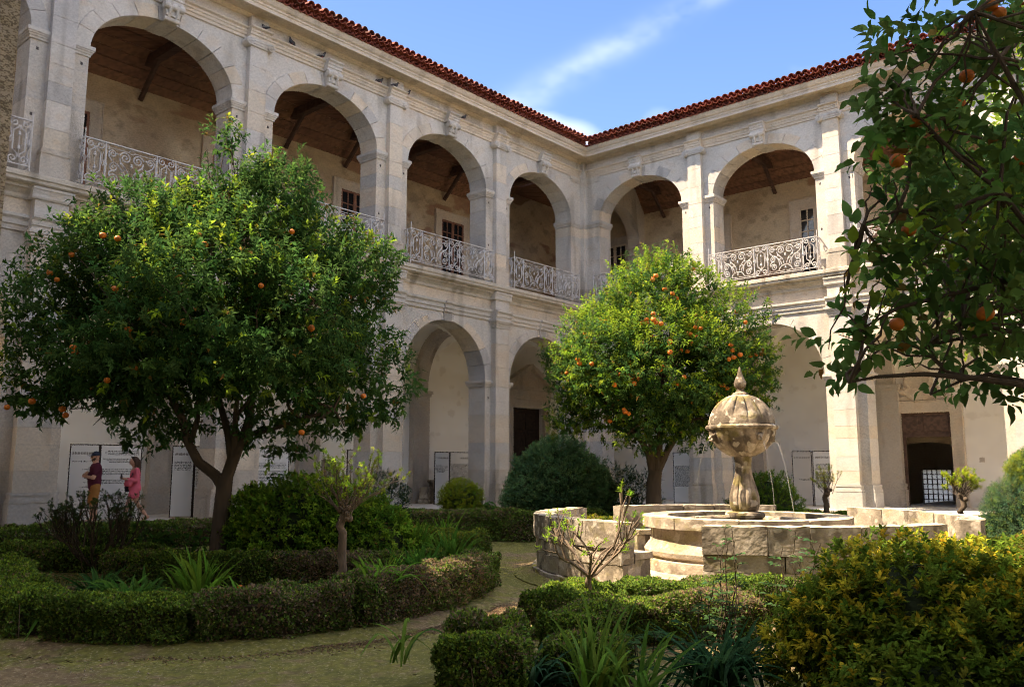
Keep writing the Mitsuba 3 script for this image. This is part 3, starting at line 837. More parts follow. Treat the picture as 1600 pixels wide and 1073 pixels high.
# west door with entablature and pediment
zf = FLOOR
put(west, 'doorway', ply(cat([bx(BACK, BACK + 0.14, -(WD[0]) , -WD[0] + 0.34, zf, 4.30), bx(BACK, BACK + 0.14, -WD[1] - 0.34, -WD[1], zf, 4.30), bx(BACK, BACK + 0.14, -WD[1], -WD[0], 3.95, 4.30),
                              bx(BACK, BACK + 0.20, -WD[1] - 0.42, -WD[0] + 0.42, 4.30, 4.72), bx(BACK, BACK + 0.36, -WD[1] - 0.56, -WD[0] + 0.56, 4.72, 4.86)]), 'granite_c'))
yc = -(WD[0] + WD[1]) / 2; hwp = 1.66
def gable(o, v1):
    m = trimesh.creation.extrude_polygon(Polygon(o), v1, engine='earcut'); v = np.array(m.vertices)
    return trimesh.Trimesh(np.stack([BACK + v[:, 2], yc + v[:, 0], v[:, 1]], 1), m.faces, process=False)
put(west, 'pediment', ply(cat([gable([(-hwp, 4.862), (hwp, 4.862), (0, 5.78)], 0.12), gable([(-hwp, 4.862), (-hwp + 0.2, 4.862), (0.0, 5.72), (0.0, 5.92), (-hwp, 5.04)], 0.36), gable([(hwp, 4.862), (hwp, 5.04), (0.0, 5.92), (0.0, 5.72), (hwp - 0.2, 4.862)], 0.359)]), 'granite_c'))
dk = put(west, 'church_door', ply(bx(BACK - 0.30, BACK - 0.2, -WD[1] , -WD[0], zf, 3.95), 'wood_dark'))
for j in range(2):
    for i in range(4):
        y0 = -WD[1] + 0.12 + j * 1.1; z0 = zf + 0.2 + i * 0.95
        put(dk, 'panel', ply(rbox(BACK - 0.205, BACK - 0.17, y0, y0 + 0.86, z0, z0 + 0.78, 0.012), 'wood_dark'))

# north door: frame, carved crest, transom, open leaf, dark passage and lattice
x0, x1, yb = ND[0], ND[1], 4.2
put(north, 'doorway', ply(cat([bx(x0 - 0.36, x0, yb - 0.14, yb, zf, 3.6), bx(x1, x1 + 0.36, yb - 0.14, yb, zf, 3.6), bx(x0, x1, yb - 0.14, yb, 3.22, 3.6), bx(x0 - 0.40, x0 - 0.36, yb - 0.17, yb, zf, 3.64), bx(x1 + 0.36, x1 + 0.40, yb - 0.17, yb, zf, 3.64), bx(x0 - 0.36, x1 + 0.36, yb - 0.17, yb, 3.6, 3.64),
                               bx(x1 + 0.02, x1 + 0.42, yb - 0.19, yb - 0.171, zf, 0.34), bx(x0 - 0.42, x0 - 0.02, yb - 0.19, yb - 0.171, zf, 0.34)]), 'granite_c'))
xc = (x0 + x1) / 2
crest = []
for s in (-1, 1):
    crest.append(tube([(xc + s * a, yb - 0.07, z) for a, z in ((0.16, 3.7), (0.36, 3.92), (0.62, 4.02), (0.86, 3.9), (1.05, 3.98), (1.24, 4.16), (1.28, 4.36), (1.16, 4.46), (1.05, 4.38), (1.08, 4.27))], [0.09, 0.11, 0.10, 0.08, 0.09, 0.10, 0.09, 0.07, 0.05, 0.03], 8))
    crest.append(tube([(xc + s * a, yb - 0.06, z) for a, z in ((0.3, 4.1), (0.42, 4.35), (0.36, 4.6), (0.22, 4.62), (0.2, 4.5))], [0.08, 0.09, 0.08, 0.06, 0.03], 8))
crest.append(ext_uz(Polygon([(xc - 0.2, 3.66), (xc + 0.2, 3.66), (xc + 0.36, 3.95), (xc + 0.5, 4.12), (xc - 0.5, 4.12), (xc - 0.36, 3.95)]), yb - 0.15, yb))
crest.append(ext_uz(Polygon([(xc + 0.5 * math.cos(a), 4.32 + 0.42 * math.sin(a)) for a in np.linspace(0, 6.28, 20)[:-1]]), yb - 0.09, yb))
crest.append(ext_uz(Polygon([(xc - 1.2, 3.66), (xc + 1.2, 3.66), (xc + 1.1, 3.8), (xc - 1.1, 3.8)]), yb - 0.1, yb))
put(north, 'crest', ply(cat(crest), 'granite_c', 40))
tr = put(north, 'transom', ply(cat([bx(x0, x1, yb + 0.03, yb + 0.10, 2.36, 3.22), bx(x0, x1, yb + 0.0, yb + 0.03, 2.36, 2.44)]), 'wood_door'))
for a in (0.10, 1.08):
    put(tr, 'panel', ply(rbox(x0 + a, x0 + a + 0.82, yb - 0.005, yb + 0.03, 2.55, 3.1, 0.02), 'wood_door'))
lf = put(north, 'door_leaf', ply(bx(x0 + 0.02, x0 + 0.09, yb + 0.10, yb + 1.02, zf + 0.01, 2.35), 'wood_door'))
fix = put(north, 'fixed_leaf', ply(bx(x0, x0 + 0.46, yb + 0.032, yb + 0.098, zf + 0.01, 2.358), 'wood_door'))
for i in range(4):
    put(fix, 'panel', ply(rbox(x0 + 0.08, x0 + 0.38, yb + 0.0, yb + 0.032, zf + 0.12 + i * 0.58, zf + 0.58 + i * 0.58, 0.015), 'wood_door'))
pas = put(north, 'passage', ply(cat([bx(x0 - 1.7, x0 - 1.5, 4.71, 12.0, -0.6, 4.2), bx(x1 + 0.8, x1 + 1.0, 4.71, 12.0, -0.6, 4.2), bx(x0 - 1.5, x1 + 0.8, 4.71, 12.0, 4.0, 4.2)]), 'plaster_old'))
ta = np.linspace(0, np.pi, 21)
put(pas, 'cross_arch', ply(ext_uz(sbox(x0 - 1.5, -0.2, x1 + 0.8, 4.0).difference(Polygon(np.vstack([ell(1.6, 0.62, ta) + [xc - 0.5, 1.62], [(xc - 2.1, -1), (xc + 1.1, -1)]]))), 6.2, 6.8), 'plaster_old'))
GX0, GX1, GZ0, GZ1 = 9.80, 10.95, -0.42, 1.22
put(pas, 'end_wall', ply(ext_uz(sbox(x0 - 1.5, -0.6, x1 + 0.8, 4.0).difference(sbox(GX0, GZ0, GX1, GZ1)), 10.4, 10.8), 'granite_d'))
put(pas, 'lattice', ply(cat([bx(a - 0.018, a + 0.018, 10.45, 10.49, GZ0, GZ1) for a in np.linspace(GX0, GX1, 7)] + [bx(GX0, GX1, 10.44, 10.455, z - 0.018, z + 0.018) for z in np.linspace(GZ0, GZ1, 9)]), 'metal_brown'))
put(pas, 'lattice_pane', ply(bx(GX0, GX1, 10.60, 10.604, GZ0, GZ1), 'frosted'))
single('wall_plaque', 'tiny square plaque on the pale wall right of the open brown door', 'plaque', ply(rbox(13.42, 13.58, 4.175, 4.2, 1.47, 1.63, 0.006), 'granite_d'))
structure('gallery_floor', ply(cat([bx(-4.2, 0.42, -31, 4.2, -0.75, FLOOR), bx(0.42, 26, -0.42, 4.2, -0.75, FLOOR - 0.0005), bx(x0, x1, 4.2, 12, -0.75, FLOOR - 0.003)]), 'floor_stone'))

# ---- the wings behind and to the side of the viewer
south = thing('cloister_wing', 'dark rough granite pier in shadow at the left picture edge, part of the near wing', 'building')
SY = -28.02
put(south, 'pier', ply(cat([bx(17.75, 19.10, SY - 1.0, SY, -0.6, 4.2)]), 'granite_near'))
far = []
for c in (-3.4, 1.9, 7.1, 12.3, 24.6, 29.8):
    far.append(bx(c - 0.65 if c > -3 else -4.2, c + 0.65, SY - 0.9, SY, -0.6, 4.4))
far.append(bx(22.94, 24.0, SY - 0.9, SY, -0.6, 4.4))
for x in (18.4, 23.2):
    pass
put(south, 'wall', ply(cat(far + [bx(-4.2, 32, SY - 0.9, SY - 0.001, 6.4, 14.36), bx(-4.2, 19.03, SY - 0.9, SY - 0.002, 4.402, 6.4), bx(22.94, 32, SY - 0.9, SY - 0.002, 4.402, 6.4)]), 'granite'))
put(south, 'roof', ply(bx(-4.2, 32, SY - 5.5, SY + 0.92, 14.365, 14.72), 'terracotta'))
put(south, 'rear_wall', ply(bx(-4.2, 32, SY - 5.5, SY - 5.1, -0.6, 14.36), 'plaster'))
east = thing('cloister_wing', 'sunlit granite wing closing the court beyond the right picture edge', 'building')
ep = []
for c in np.arange(-24, 3, 5.2):
    ep.append(bx(31.5, 32.3, c - 0.65, c + 0.65, -0.6, 4.4)); ep.append(bx(31.5, 32.3, c - 0.65, c + 0.65, 7.8, 11.4))
ep += [bx(31.5, 32.3, -28, 4, 5.7, 7.798), bx(31.5, 32.3, -28, 4, 12.5, 14.36)]
put(east, 'wall', ply(cat(ep), 'granite'))
put(east, 'rear_wall', ply(bx(35.8, 36.2, -28, 4, -0.6, 14.36), 'plaster'))
put(east, 'roof', ply(bx(30.6, 36.2, -28, 4, 14.365, 14.72), 'terracotta'))

# ------------------------------------------------------------------ ground
GZ = -0.55
structure('garden_ground', ply(bx(-300, 300, -300, 300, GZ - 0.3, GZ), 'earth'))

# ------------------------------------------------------------------ fountain and its ring of benches
FC = np.array([13.68, -14.08]); PAVE = -0.44
WA = 40.8                                   # the ring's angles start at the viewer's right


def sector(r0, r1, a0, a1, z0, z1, n=5):
    a = np.radians(np.linspace(a0, a1, n) + WA)
    o = np.stack([np.cos(a), np.sin(a)], 1)
    return ext_plan(Polygon(np.vstack([o * r1, o[::-1] * r0])), z0, z1)


def rough_edges(m, amp, f=5.0, seed=0):
    """Worn stone: subdivide a little and push the surface about."""
    m = trimesh.Trimesh(m.vertices, m.faces, process=True).subdivide_to_size(0.22)
    v = np.array(m.vertices)
    d = np.stack([meshkit.noise(v * f + 13.7 * k, seed + k) - 0.5 for k in range(3)], 1)
    m.vertices = v + d * amp
    return m


def bench(label, a0, a1, seat, seed):
    key = thing('curved_bench', label, 'bench', 'curved stone benches round the fountain')
    r = np.random.default_rng(seed)
    c = np.array([FC[0], FC[1], 0])
    R = 3.70
    for (z0, z1, r0, r1, step) in ((GZ - 0.1, -0.40, R - 0.33, R + 0.07, 17), (-0.40, -0.13, R - 0.31, R, 13), (-0.13, 0.10, R - 0.31, R + 0.005, 15), (0.10, 0.49, R - 0.33, R + 0.03, 12.5)):
        n = max(2, round((a1 - a0) / step)); ed = a0 + (a1 - a0) * (np.arange(n + 1) + np.concatenate([[0], r.uniform(-0.2, 0.2, n - 1), [0]])) / n
        for i in range(n):
            jr = r.uniform(-0.012, 0.012)
            m = sector(r0 + jr, r1 + jr, ed[i] + 0.09, ed[i + 1] - 0.09, z0 + 0.004, z1 - 0.004)
            m = rough_edges(m, 0.030, 6, seed + i); m.apply_translation(c)
            mt = 'stone_mossy' if z1 < -0.3 else ('stone_bench' if r.random() < 0.6 else 'stone_bench_b')
            put(key, 'stone', ply(m, mt, 40))
    if seat:
        n = max(2, round((a1 - a0) / 19)); ed = np.linspace(a0, a1, n + 1)
        for i in range(n):
            m = rough_edges(sector(R - 0.80, R - 0.335, ed[i] + 0.08, ed[i + 1] - 0.08, -0.075, 0.02), 0.018, 6, i); m.apply_translation(c)
            put(key, 'seat', ply(m, 'stone_pave', 40))
        for a in ed:
            a = min(max(a, a0 + 2.2), a1 - 2.2)
            m = rough_edges(sector(R - 0.74, R - 0.335, a - 2.0, a + 2.0, PAVE - 0.05, -0.08, 2), 0.02, 6, 3); m.apply_translation(c)
            put(key, 'support', ply(m, 'stone_bench_b', 40))


bench('curved stone bench with mossy shaded outer face, nearest the earth path on the left', 141, 227, True, 1)
bench('long low curved stone bench behind the fountain, below the middle orange tree', 65, 122, True, 2)
bench('curved stone bench with pale sunlit back below the open brown door', -39, 39, True, 3)
bench('curved stone bench in front of the fountain, half hidden by the golden bush', 246, 303, True, 4)

# paving slabs inside the ring
structure('fountain_court', ply(lathe([(0.0001, GZ - 0.2), (4.1, GZ - 0.2), (4.1, GZ + 0.02), (3.82, PAVE - 0.03), (0.0001, PAVE - 0.03)], 64).apply_translation((FC[0], FC[1], 0)), 'earth'))
r = np.random.default_rng(5)
for r0, r1, n in ((1.82, 2.5, 11), (2.52, 3.2, 15), (3.22, 3.78, 19)):
    ed = np.linspace(0, 360, n + 1) + r.uniform(0, 30)
    for i in range(n):
        g = 0.9 / r0
        m = sector(r0 + 0.012, r1 - 0.012 + r.uniform(-0.03, 0), ed[i] + g, ed[i + 1] - g, PAVE - 0.1, PAVE + r.uniform(-0.008, 0.012), 5)
        m = rough_edges(m, 0.02, 4, i); m.apply_translation((FC[0], FC[1], 0))
        put('fountain_court', 'slab', ply(m, 'stone_pave', 40))

ft = thing('fountain', 'weathered stone fountain with a ribbed globe on a baluster in a round basin', 'fountain')
FT = TR(FC[0], FC[1], 0)
put(ft, 'basin', ply(lathe([(1.40, PAVE - 0.1), (1.78, PAVE - 0.1), (1.80, -0.36), (1.79, -0.27), (1.71, -0.25), (1.70, -0.22), (1.76, -0.19), (1.775, -0.12), (1.73, -0.05), (1.67, 0.02), (1.65, 0.10), (1.65, 0.27), (1.38, 0.27), (1.38, 0.10), (0.0001, 0.10)], 72), 'stone_basin', 30), FT)
for i in range(10):
    m = rough_edges(sector(1.36, 1.80 + r.uniform(-0.01, 0.012), 36 * i + 0.35, 36 * i + 35.65, 0.272, 0.45, 10), 0.014, 7, i)
    put(ft, 'rim_stone', ply(m, 'stone_basin', 40), FT)
put(ft, 'inner_ring', ply(lathe([(0.82, 0.1), (1.06, 0.1), (1.07, 0.36), (1.04, 0.395), (0.86, 0.395), (0.83, 0.36), (0.82, 0.1)], 64), 'stone_fount', 30), FT)
put(ft, 'water_surface', ply(lathe([(0.0001, 0.24), (1.375, 0.24), (1.375, 0.33), (0.0001, 0.33)], 48), 'pool_water'), FT)


def ribbed(prof, lobes, amp, seg=120, sharp=1.0, twist=0.0):
    """A turned form with gadroons: r multiplied by 1 - amp * groove(theta)."""
    pr = np.array(prof, float)
    th = np.linspace(0, 2 * np.pi, seg, endpoint=False)
    am = np.interp(np.arange(len(pr)), np.arange(len(pr)), [q[2] if len(q) > 2 else amp for q in prof])
    ph = th[None, :] + twist * pr[:, 1:2]
    g = np.abs(np.sin(lobes * ph / 2)) ** sharp
    rr = pr[:, 0:1] * (1 - am[:, None] * (1 - g))
    V = np.stack([rr * np.cos(th), rr * np.sin(th), np.repeat(pr[:, 1:2], seg, 1)], -1).reshape(-1, 3)
    n = len(pr)
    i, j = np.meshgrid(np.arange(n - 1), np.arange(seg), indexing='ij')
    q = np.stack([i * seg + j, i * seg + (j + 1) % seg, (i + 1) * seg + (j + 1) % seg, (i + 1) * seg + j], -1).reshape(-1, 4)
    return trimesh.Trimesh(V, np.vstack([q[:, [0, 1, 2]], q[:, [0, 2, 3]]]), process=False)


def curve(pts, n):
    from scipy.interpolate import PchipInterpolator
    p = np.array(pts, float); t = np.linspace(0, 1, len(p)); s = np.linspace(0, 1, n)
    return np.stack([PchipInterpolator(t, p[:, k])(s) for k in range(p.shape[1])], 1).tolist()


put(ft, 'plinth', ply(lathe([(0.0001, 0.1), (0.30, 0.1), (0.30, 0.40), (0.335, 0.42), (0.345, 0.46), (0.33, 0.50), (0.26, 0.52), (0.0001, 0.52)], 40), 'stone_fount', 30), FT)
bal = curve([(0.20, 0.515, 0.0), (0.24, 0.56, 0.08), (0.265, 0.66, 0.10), (0.262, 0.76, 0.11), (0.225, 0.92, 0.12), (0.175, 1.08, 0.12), (0.145, 1.22, 0.06), (0.14, 1.34, 0.0), (0.155, 1.44, 0.0), (0.17, 1.50, 0.0)], 46)
put(ft, 'baluster', ply(ribbed(bal, 12, 0.1, 120, 0.55), 'stone_fount', True), FT)
gl = []
for a in np.linspace(-80, -4, 26):
    gl.append((0.60 * math.cos(math.radians(a)), 1.995 + 0.54 * math.sin(math.radians(a)), 0.125 * math.cos(math.radians(a + 38)) ** 2))
put(ft, 'globe', ply(ribbed(gl, 12, 0.1, 168, 0.45), 'stone_fount', True), FT)
put(ft, 'band', ply(lathe([(0.55, 1.945), (0.605, 1.95), (0.635, 1.975), (0.64, 2.005), (0.62, 2.03), (0.55, 2.05)], 64), 'stone_fount', 30), FT)
dm_ = []
for a in np.linspace(3, 80, 30):
    dm_.append((0.585 * math.cos(math.radians(a)), 2.02 + 0.575 * math.sin(math.radians(a)), 0.17 * math.sin(math.radians(min(90, a * 1.5 + 4))) ** 2))
put(ft, 'dome', ply(ribbed(dm_, 14, 0.12, 168, 0.36), 'stone_fount', True), FT)
fin = curve([(0.13, 2.55, 0), (0.14, 2.60, 0), (0.08, 2.635, 0), (0.065, 2.68, 0), (0.10, 2.73, 0.08), (0.112, 2.79, 0.14), (0.085, 2.86, 0.14), (0.055, 2.93, 0.1), (0.035, 3.0, 0.05), (0.016, 3.07, 0), (0.001, 3.09, 0)], 40)
put(ft, 'finial', ply(ribbed(fin, 7, 0.1, 70, 0.8, 7.0), 'stone_fount', True), FT)


def mask_head():
    """A spouting grotesque head."""
    h = m3.Manifold.batch_hull([m3.Manifold.sphere(0.055, 16).translate((0, 0, 0.03)), m3.Manifold.sphere(0.045, 16).translate((0.03, 0, -0.03))])
    for s in (-1, 1):
        h += m3.Manifold.sphere(0.024, 12).translate((0.05, s * 0.032, 0.035))
        h += m3.Manifold.sphere(0.026, 12).translate((0.015, s * 0.066, 0.055))
    h += m3.Manifold.batch_hull([m3.Manifold.sphere(0.017, 10).translate((0.055, 0, 0.04)), m3.Manifold.sphere(0.024, 10).translate((0.082, 0, 0.0))])
    h += m3.Manifold.batch_hull([m3.Manifold.sphere(0.018, 10).translate((0.055, 0.03, -0.035)), m3.Manifold.sphere(0.018, 10).translate((0.055, -0.03, -0.035)), m3.Manifold.sphere(0.015, 10).translate((0.085, 0, -0.045))])
    for k in range(7):
        a = 0.5 + 2.14 * k / 6
        h += m3.Manifold.sphere(0.024, 10).translate((0.0, 0.085 * math.cos(a), 0.045 + 0.075 * math.sin(a)))
    return h


for a in (194, 286, 14, 104):
    aw = math.radians(a + WA)
    rr, zz = 0.555, 1.80
    mk = put(ft, 'spout_mask', ply(mask_head(), 'stone_fount', 40), FT @ T().rotate([0, 0, 1], math.degrees(aw)).translate([rr, 0, zz]))
    s = np.linspace(0, 1, 16)
    px = rr + 0.09 + 0.34 * s; pz = zz - 0.04 + 0.02 * s - 1.43 * s ** 2
    st = tube(np.stack([px, 0.006 * np.sin(s * 19), pz], 1), (0.010 - 0.004 * s) * (1 + 0.25 * np.sin(s * 47)), 6)
    put(ft, 'water_jet', ply(st, 'water', True), FT @ T().rotate([0, 0, 1], math.degrees(aw)))

# ------------------------------------------------------------------ leaves
CURL = np.random.default_rng(404)


def leaves(Pb, A, N, L, W, col, fold=0.25, curl=0.15, seg=1):
    """Leaves as folded blades: base points, axes, normals, lengths, widths, colours (n x 3). seg = 0: 2 triangles, 1: 4, more: finer."""
    n = len(Pb); A = unit(A); curl = curl * (0.2 + 2.2 * CURL.random((n, 1))); fold = fold * (0.5 + CURL.random((n, 1))); N = N - A * (N * A).sum(1, keepdims=True); N = unit(N); S = np.cross(A, N)
    L = np.broadcast_to(np.asarray(L, float), (n,))[:, None]; W = np.broadcast_to(np.asarray(W, float), (n,))[:, None]
    if seg == 0:
        m = Pb + A * L * 0.45
        V = np.stack([Pb, m + S * W / 2 + N * fold * W * 0.5, Pb + A * L - N * curl * L, m - S * W / 2 + N * fold * W * 0.5], 1)
        F0 = np.array([[0, 1, 2], [0, 2, 3]])
    elif seg == 1:
        m = Pb + A * L * 0.45 + N * 0.06 * L
        V = np.stack([Pb, m + S * W / 2 + N * fold * W * 0.5, Pb + A * L - N * curl * L, m - S * W / 2 + N * fold * W * 0.5, m], 1)
        F0 = np.array([[0, 1, 4], [1, 2, 4], [0, 4, 3], [4, 2, 3]])
    else:
        rows = []
        for k in range(seg + 1):
            t = k / seg
            w = (math.sin(math.pi * (0.06 + 0.94 * t) ** 0.85) ** 0.9 if t < 1 else 0.0) if k else 0.06
            c = Pb + A * L * (t - 0.12 * curl * t ** 2) + N * L * (0.18 * t - (0.18 + curl) * t ** 2)
            wv = 0.05 * W * math.sin(t * 9)
            rows += [c + S * W / 2 * w + N * (fold * W * 0.5 * w + wv), c, c - S * W / 2 * w + N * (fold * W * 0.5 * w - wv)]
        V = np.stack(rows, 1)
        F0 = []
        for k in range(seg):
            a = 3 * k
            F0 += [[a, a + 3, a + 4], [a, a + 4, a + 1], [a + 1, a + 4, a + 5], [a + 1, a + 5, a + 2]]
        F0 = np.array(F0)
    k = V.shape[1]
    F = (F0[None] + (np.arange(n) * k)[:, None, None]).reshape(-1, 3)
    return V.reshape(-1, 3), F, np.repeat(col, k, 0)


def leaf_shape(parts, bsdf, smooth=False):
    V, F, C, o = [], [], [], 0
    for v, f, c in parts:
        V.append(v); F.append(f + o); C.append(c); o += len(v)
    return mikit.ply(trimesh.Trimesh(np.vstack(V), np.vstack(F), process=False), bsdf, smooth, color=np.clip(np.vstack(C), 0, 1))


def rdir(n, g):
    return unit(g.normal(size=(n, 3)))


def tint(base, n, g, var=0.25, hue=0.12):
    b = np.asarray(base, float)
    k = np.exp(g.normal(0, var, (n, 1)))
    c = b * k
    c[:, 0] *= np.exp(g.normal(0, hue, n)); c[:, 2] *= np.exp(g.normal(0, hue, n))
    return c


def shoots(Pb, D, nl, L, W, base, young, pyoung, g, seg=1, span=0.22, droop=0.25, fold=0.25, curl=0.15, open_=0.9):
    """nl leaves set spirally along each shoot (base points Pb, directions D)."""
    n = len(Pb); out = []
    U = unit(np.cross(D, rdir(n, g))); Vv = np.cross(D, U)
    isy = g.random(n) < pyoung * np.clip((meshkit.fbm(Pb * 1.7, 3, 5) - 0.28) * 4.4, 0.1, 2.0)
    cb = tint(base, n, g, 0.22); cy = tint(young, n, g, 0.18)
    ph = g.uniform(0, 6.28, n)
    for k in range(nl):
        t = (k + 0.5) / nl
        a = ph + k * 2.4 + g.normal(0, 0.3, n)
        rad = U * np.cos(a)[:, None] + Vv * np.sin(a)[:, None]
        op = open_ * (1 - 0.55 * t)
        ax = unit(D * (1 - op * 0.62) + rad * op + g.normal(0, 0.18, (n, 3)) - np.array([0, 0, droop * (1 - t)]))
        nn = D * 0.7 + rad * -0.3 + np.array([0, 0, 0.75]) + g.normal(0, 0.25, (n, 3))
        p = Pb + D * (span * t) + rad * 0.006
        yy = (isy * (0.35 + 0.65 * t))[:, None]
        c = cb * (1 - yy) + cy * yy
        c = c * np.exp(g.normal(0, 0.12, (n, 1)))
        old = g.random(n) < 0.012
        c[old] = tint((0.20, 0.13, 0.035), old.sum(), g)
        out.append(leaves(p, ax, nn, L * g.uniform(0.5, 1.2, n) * (1 - 0.25 * t), W * g.uniform(0.8, 1.15, n) * (1 - 0.2 * t), c, fold, curl, seg))
    return out


def crown_points(lobes, n, g, inner=0.55, thin=0.40, freq=1.2, seed=0, bump=0.35):
    """Shoot origins and outward directions over the outer part of a union of ellipsoids, with clumps and gaps."""
    lob = np.array(lobes, float)
    c, rr = lob[:, :3], lob[:, 3:6]
    w = (rr[:, 0] * rr[:, 1] + rr[:, 1] * rr[:, 2] + rr[:, 0] * rr[:, 2]); w /= w.sum()
    Ps, Ds, got = [], [], 0
    for _ in range(12):
        m = n * 2
        i = g.choice(len(lob), m, p=w)
        d = rdir(m, g)
        s = 1 - (1 - inner) * g.random(m) ** 1.6
        bmp = 1 + bump * (meshkit.fbm(d * 2.6 + c[i] * 3.1, 3, seed) - 0.5) * 2
        p = c[i] + d * rr[i] * (s * bmp)[:, None]
        out = unit(d / rr[i])
        ok = meshkit.fbm(p * freq + 17, 3, seed + 4) > thin
        for k in range(len(lob)):
            q = ((p - c[k]) / rr[k]); ok &= ((q ** 2).sum(1) > (inner * 0.95) ** 2) | (i == k)
        Ps.append(p[ok]); Ds.append(out[ok]); got += ok.sum()
        if got >= n:
            break
    return np.vstack(Ps)[:n], np.vstack(Ds)[:n]


def branch_path(a, b, g, sag=0.15, n=7):
    a, b = np.asarray(a, float), np.asarray(b, float)
    t = np.linspace(0, 1, n)[:, None]
    L = np.linalg.norm(b - a)
    p = a + (b - a) * t
    p[:, 2] += sag * L * np.sin(np.pi * t[:, 0]) * 0.6
    p[1:-1] += g.normal(0, 0.035 * L, (n - 2, 3)) * 0.7
    return p


def limb(a, b, r0, r1, g, sag=0.1, sides=7, n=8):
    return tube(branch_path(a, b, g, sag, n), np.linspace(r0, r1, n), sides)


# ------------------------------------------------------------------ box hedges
HEDGES = []
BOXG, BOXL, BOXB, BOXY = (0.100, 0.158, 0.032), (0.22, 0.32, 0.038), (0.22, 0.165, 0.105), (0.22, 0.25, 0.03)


def hedge(label, line, w, z0, z1, dens=5200, leaf=0.030, brown=0.22, lime=0.3, seed=1, group='clipped box hedges of the garden beds', ends=True, lime_col=BOXL):
    g = np.random.default_rng(seed)
    key = thing('box_hedge', label, 'hedge', group)
    ln = LineString(line); HEDGES.append((line, w))
    area = ln.buffer(w / 2, cap_style='flat', join_style='round')
    core = ext_plan(area.buffer(-0.13), z0 - 0.05, z1 - 0.15)
    core = trimesh.Trimesh(core.vertices, core.faces, process=True).subdivide_to_size(0.25)
    v = np.array(core.vertices); v += (np.stack([meshkit.noise(v * 5 + k * 9, seed) for k in range(3)], 1) - 0.5) * 0.06; core.vertices = v
    put(key, 'stems', ply(core, 'twig'))
    tw = []
    for _ in range(int(ln.length * 26)):
        c0 = np.array(ln.interpolate(g.uniform(0, ln.length)).coords[0]) + g.uniform(-0.5, 0.5, 2) * w * 0.85
        tw.append(tube([(c0[0], c0[1], z0 - 0.02), (c0[0] + g.normal(0, 0.04), c0[1] + g.normal(0, 0.04), z0 + 0.16), (c0[0] + g.normal(0, 0.08), c0[1] + g.normal(0, 0.08), z0 + (z1 - z0) * 0.8)], (0.007, 0.006, 0.003), 4, False))
    put(key, 'twigs', ply(cat(tw), 'bark_pale'), kind='stuff')
    # surface samples: sides and top
    ring = np.array(area.exterior.coords); per = area.exterior.length
    A = per * (z1 - z0) + area.area
    n = int(A * dens)
    nt = int(n * area.area / A * 1.15); ns = n - nt
    s = g.uniform(0, per, ns)
    seg = np.concatenate([[0], np.cumsum(np.linalg.norm(np.diff(ring, axis=0), axis=1))])
    k = np.clip(np.searchsorted(seg, s) - 1, 0, len(ring) - 2)
    f = (s - seg[k]) / np.maximum(seg[k + 1] - seg[k], 1e-9)
    xy = ring[k] + (ring[k + 1] - ring[k]) * f[:, None]
    tn = ring[k + 1] - ring[k]; tn = tn / (np.linalg.norm(tn, axis=1, keepdims=True) + 1e-9)
    nrm = np.stack([tn[:, 1], -tn[:, 0]], 1)
    if not area.exterior.is_ccw:
        nrm = -nrm
    zz = z0 + 0.03 + (z1 - z0 - 0.03) * g.random(ns) ** 0.85
    Ps = np.column_stack([xy, zz]); Ns = np.column_stack([nrm, np.full(ns, 0.15)])
    mnx, mny, mxx, mxy = area.bounds
    q = g.uniform((mnx, mny), (mxx, mxy), (int(nt * (mxx - mnx) * (mxy - mny) / area.area * 1.05), 2))
    q = q[shapely.contains_xy(area, q[:, 0], q[:, 1])]
    Pt = np.column_stack([q, np.full(len(q), z1)]).astype(float); Nt = np.tile([0, 0, 1.0], (len(q), 1))
    rad = min(0.16, w * 0.28)
    sh_ = np.clip((zz - (z1 - rad)) / rad, 0, 1); Ps[:, :2] -= nrm * (rad * (1 - np.sqrt(1 - 0.92 * sh_ ** 2)))[:, None]; Ns[:, 2] += sh_
    de = shapely.distance(shapely.points(q), area.exterior)
    Pt[:, 2] -= 0.75 * rad * (1 - np.sqrt(np.clip(1 - (1 - np.clip(de / rad, 0, 1)) ** 2, 0, 1)))
    low_ = (zz - z0) / 0.16
    kp = (g.random(ns) < np.clip(0.25 + 0.75 * low_, 0, 1)) & (g.random(ns) < np.clip((meshkit.fbm(Ps * 5.0, 2, seed + 7) - 0.20) * 6, 0.30, 1))
    Ps, Ns = Ps[kp], Ns[kp]
    Pa, Na = np.vstack([Ps, Pt]), np.vstack([Ns, Nt])
    top = np.concatenate([np.zeros(len(Ps), bool), np.ones(len(Pt), bool)])
    lump = meshkit.fbm(Pa * np.array([2.1, 2.1, 2.1]), 3, seed) - 0.5
    lump2 = meshkit.fbm(Pa * 7.0, 2, seed + 3) - 0.5
    Pa = Pa + Na * (lump * 0.24 + lump2 * 0.14 - g.random(len(Pa)) ** 2 * 0.06)[:, None]
    m = len(Pa)
    ax = unit(Na * 0.8 + rdir(m, g) * 0.9 + np.array([0, 0, 0.25]))
    nn = rdir(m, g) * 0.6 + Na + np.array([0, 0, 0.5])
    br = meshkit.fbm(Pa * np.array([0.9, 0.9, 1.3]) + seed * 3.3, 3, 9)
    isb = g.random(m) < np.clip((br - 0.5) * 2.4 + brown * 0.85, 0.03, 0.85)
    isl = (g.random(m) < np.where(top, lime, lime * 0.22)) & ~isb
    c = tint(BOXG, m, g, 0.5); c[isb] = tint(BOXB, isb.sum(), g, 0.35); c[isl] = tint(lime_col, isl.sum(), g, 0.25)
    thin = g.random(m) < np.where(isb, 0.75, 1.0)
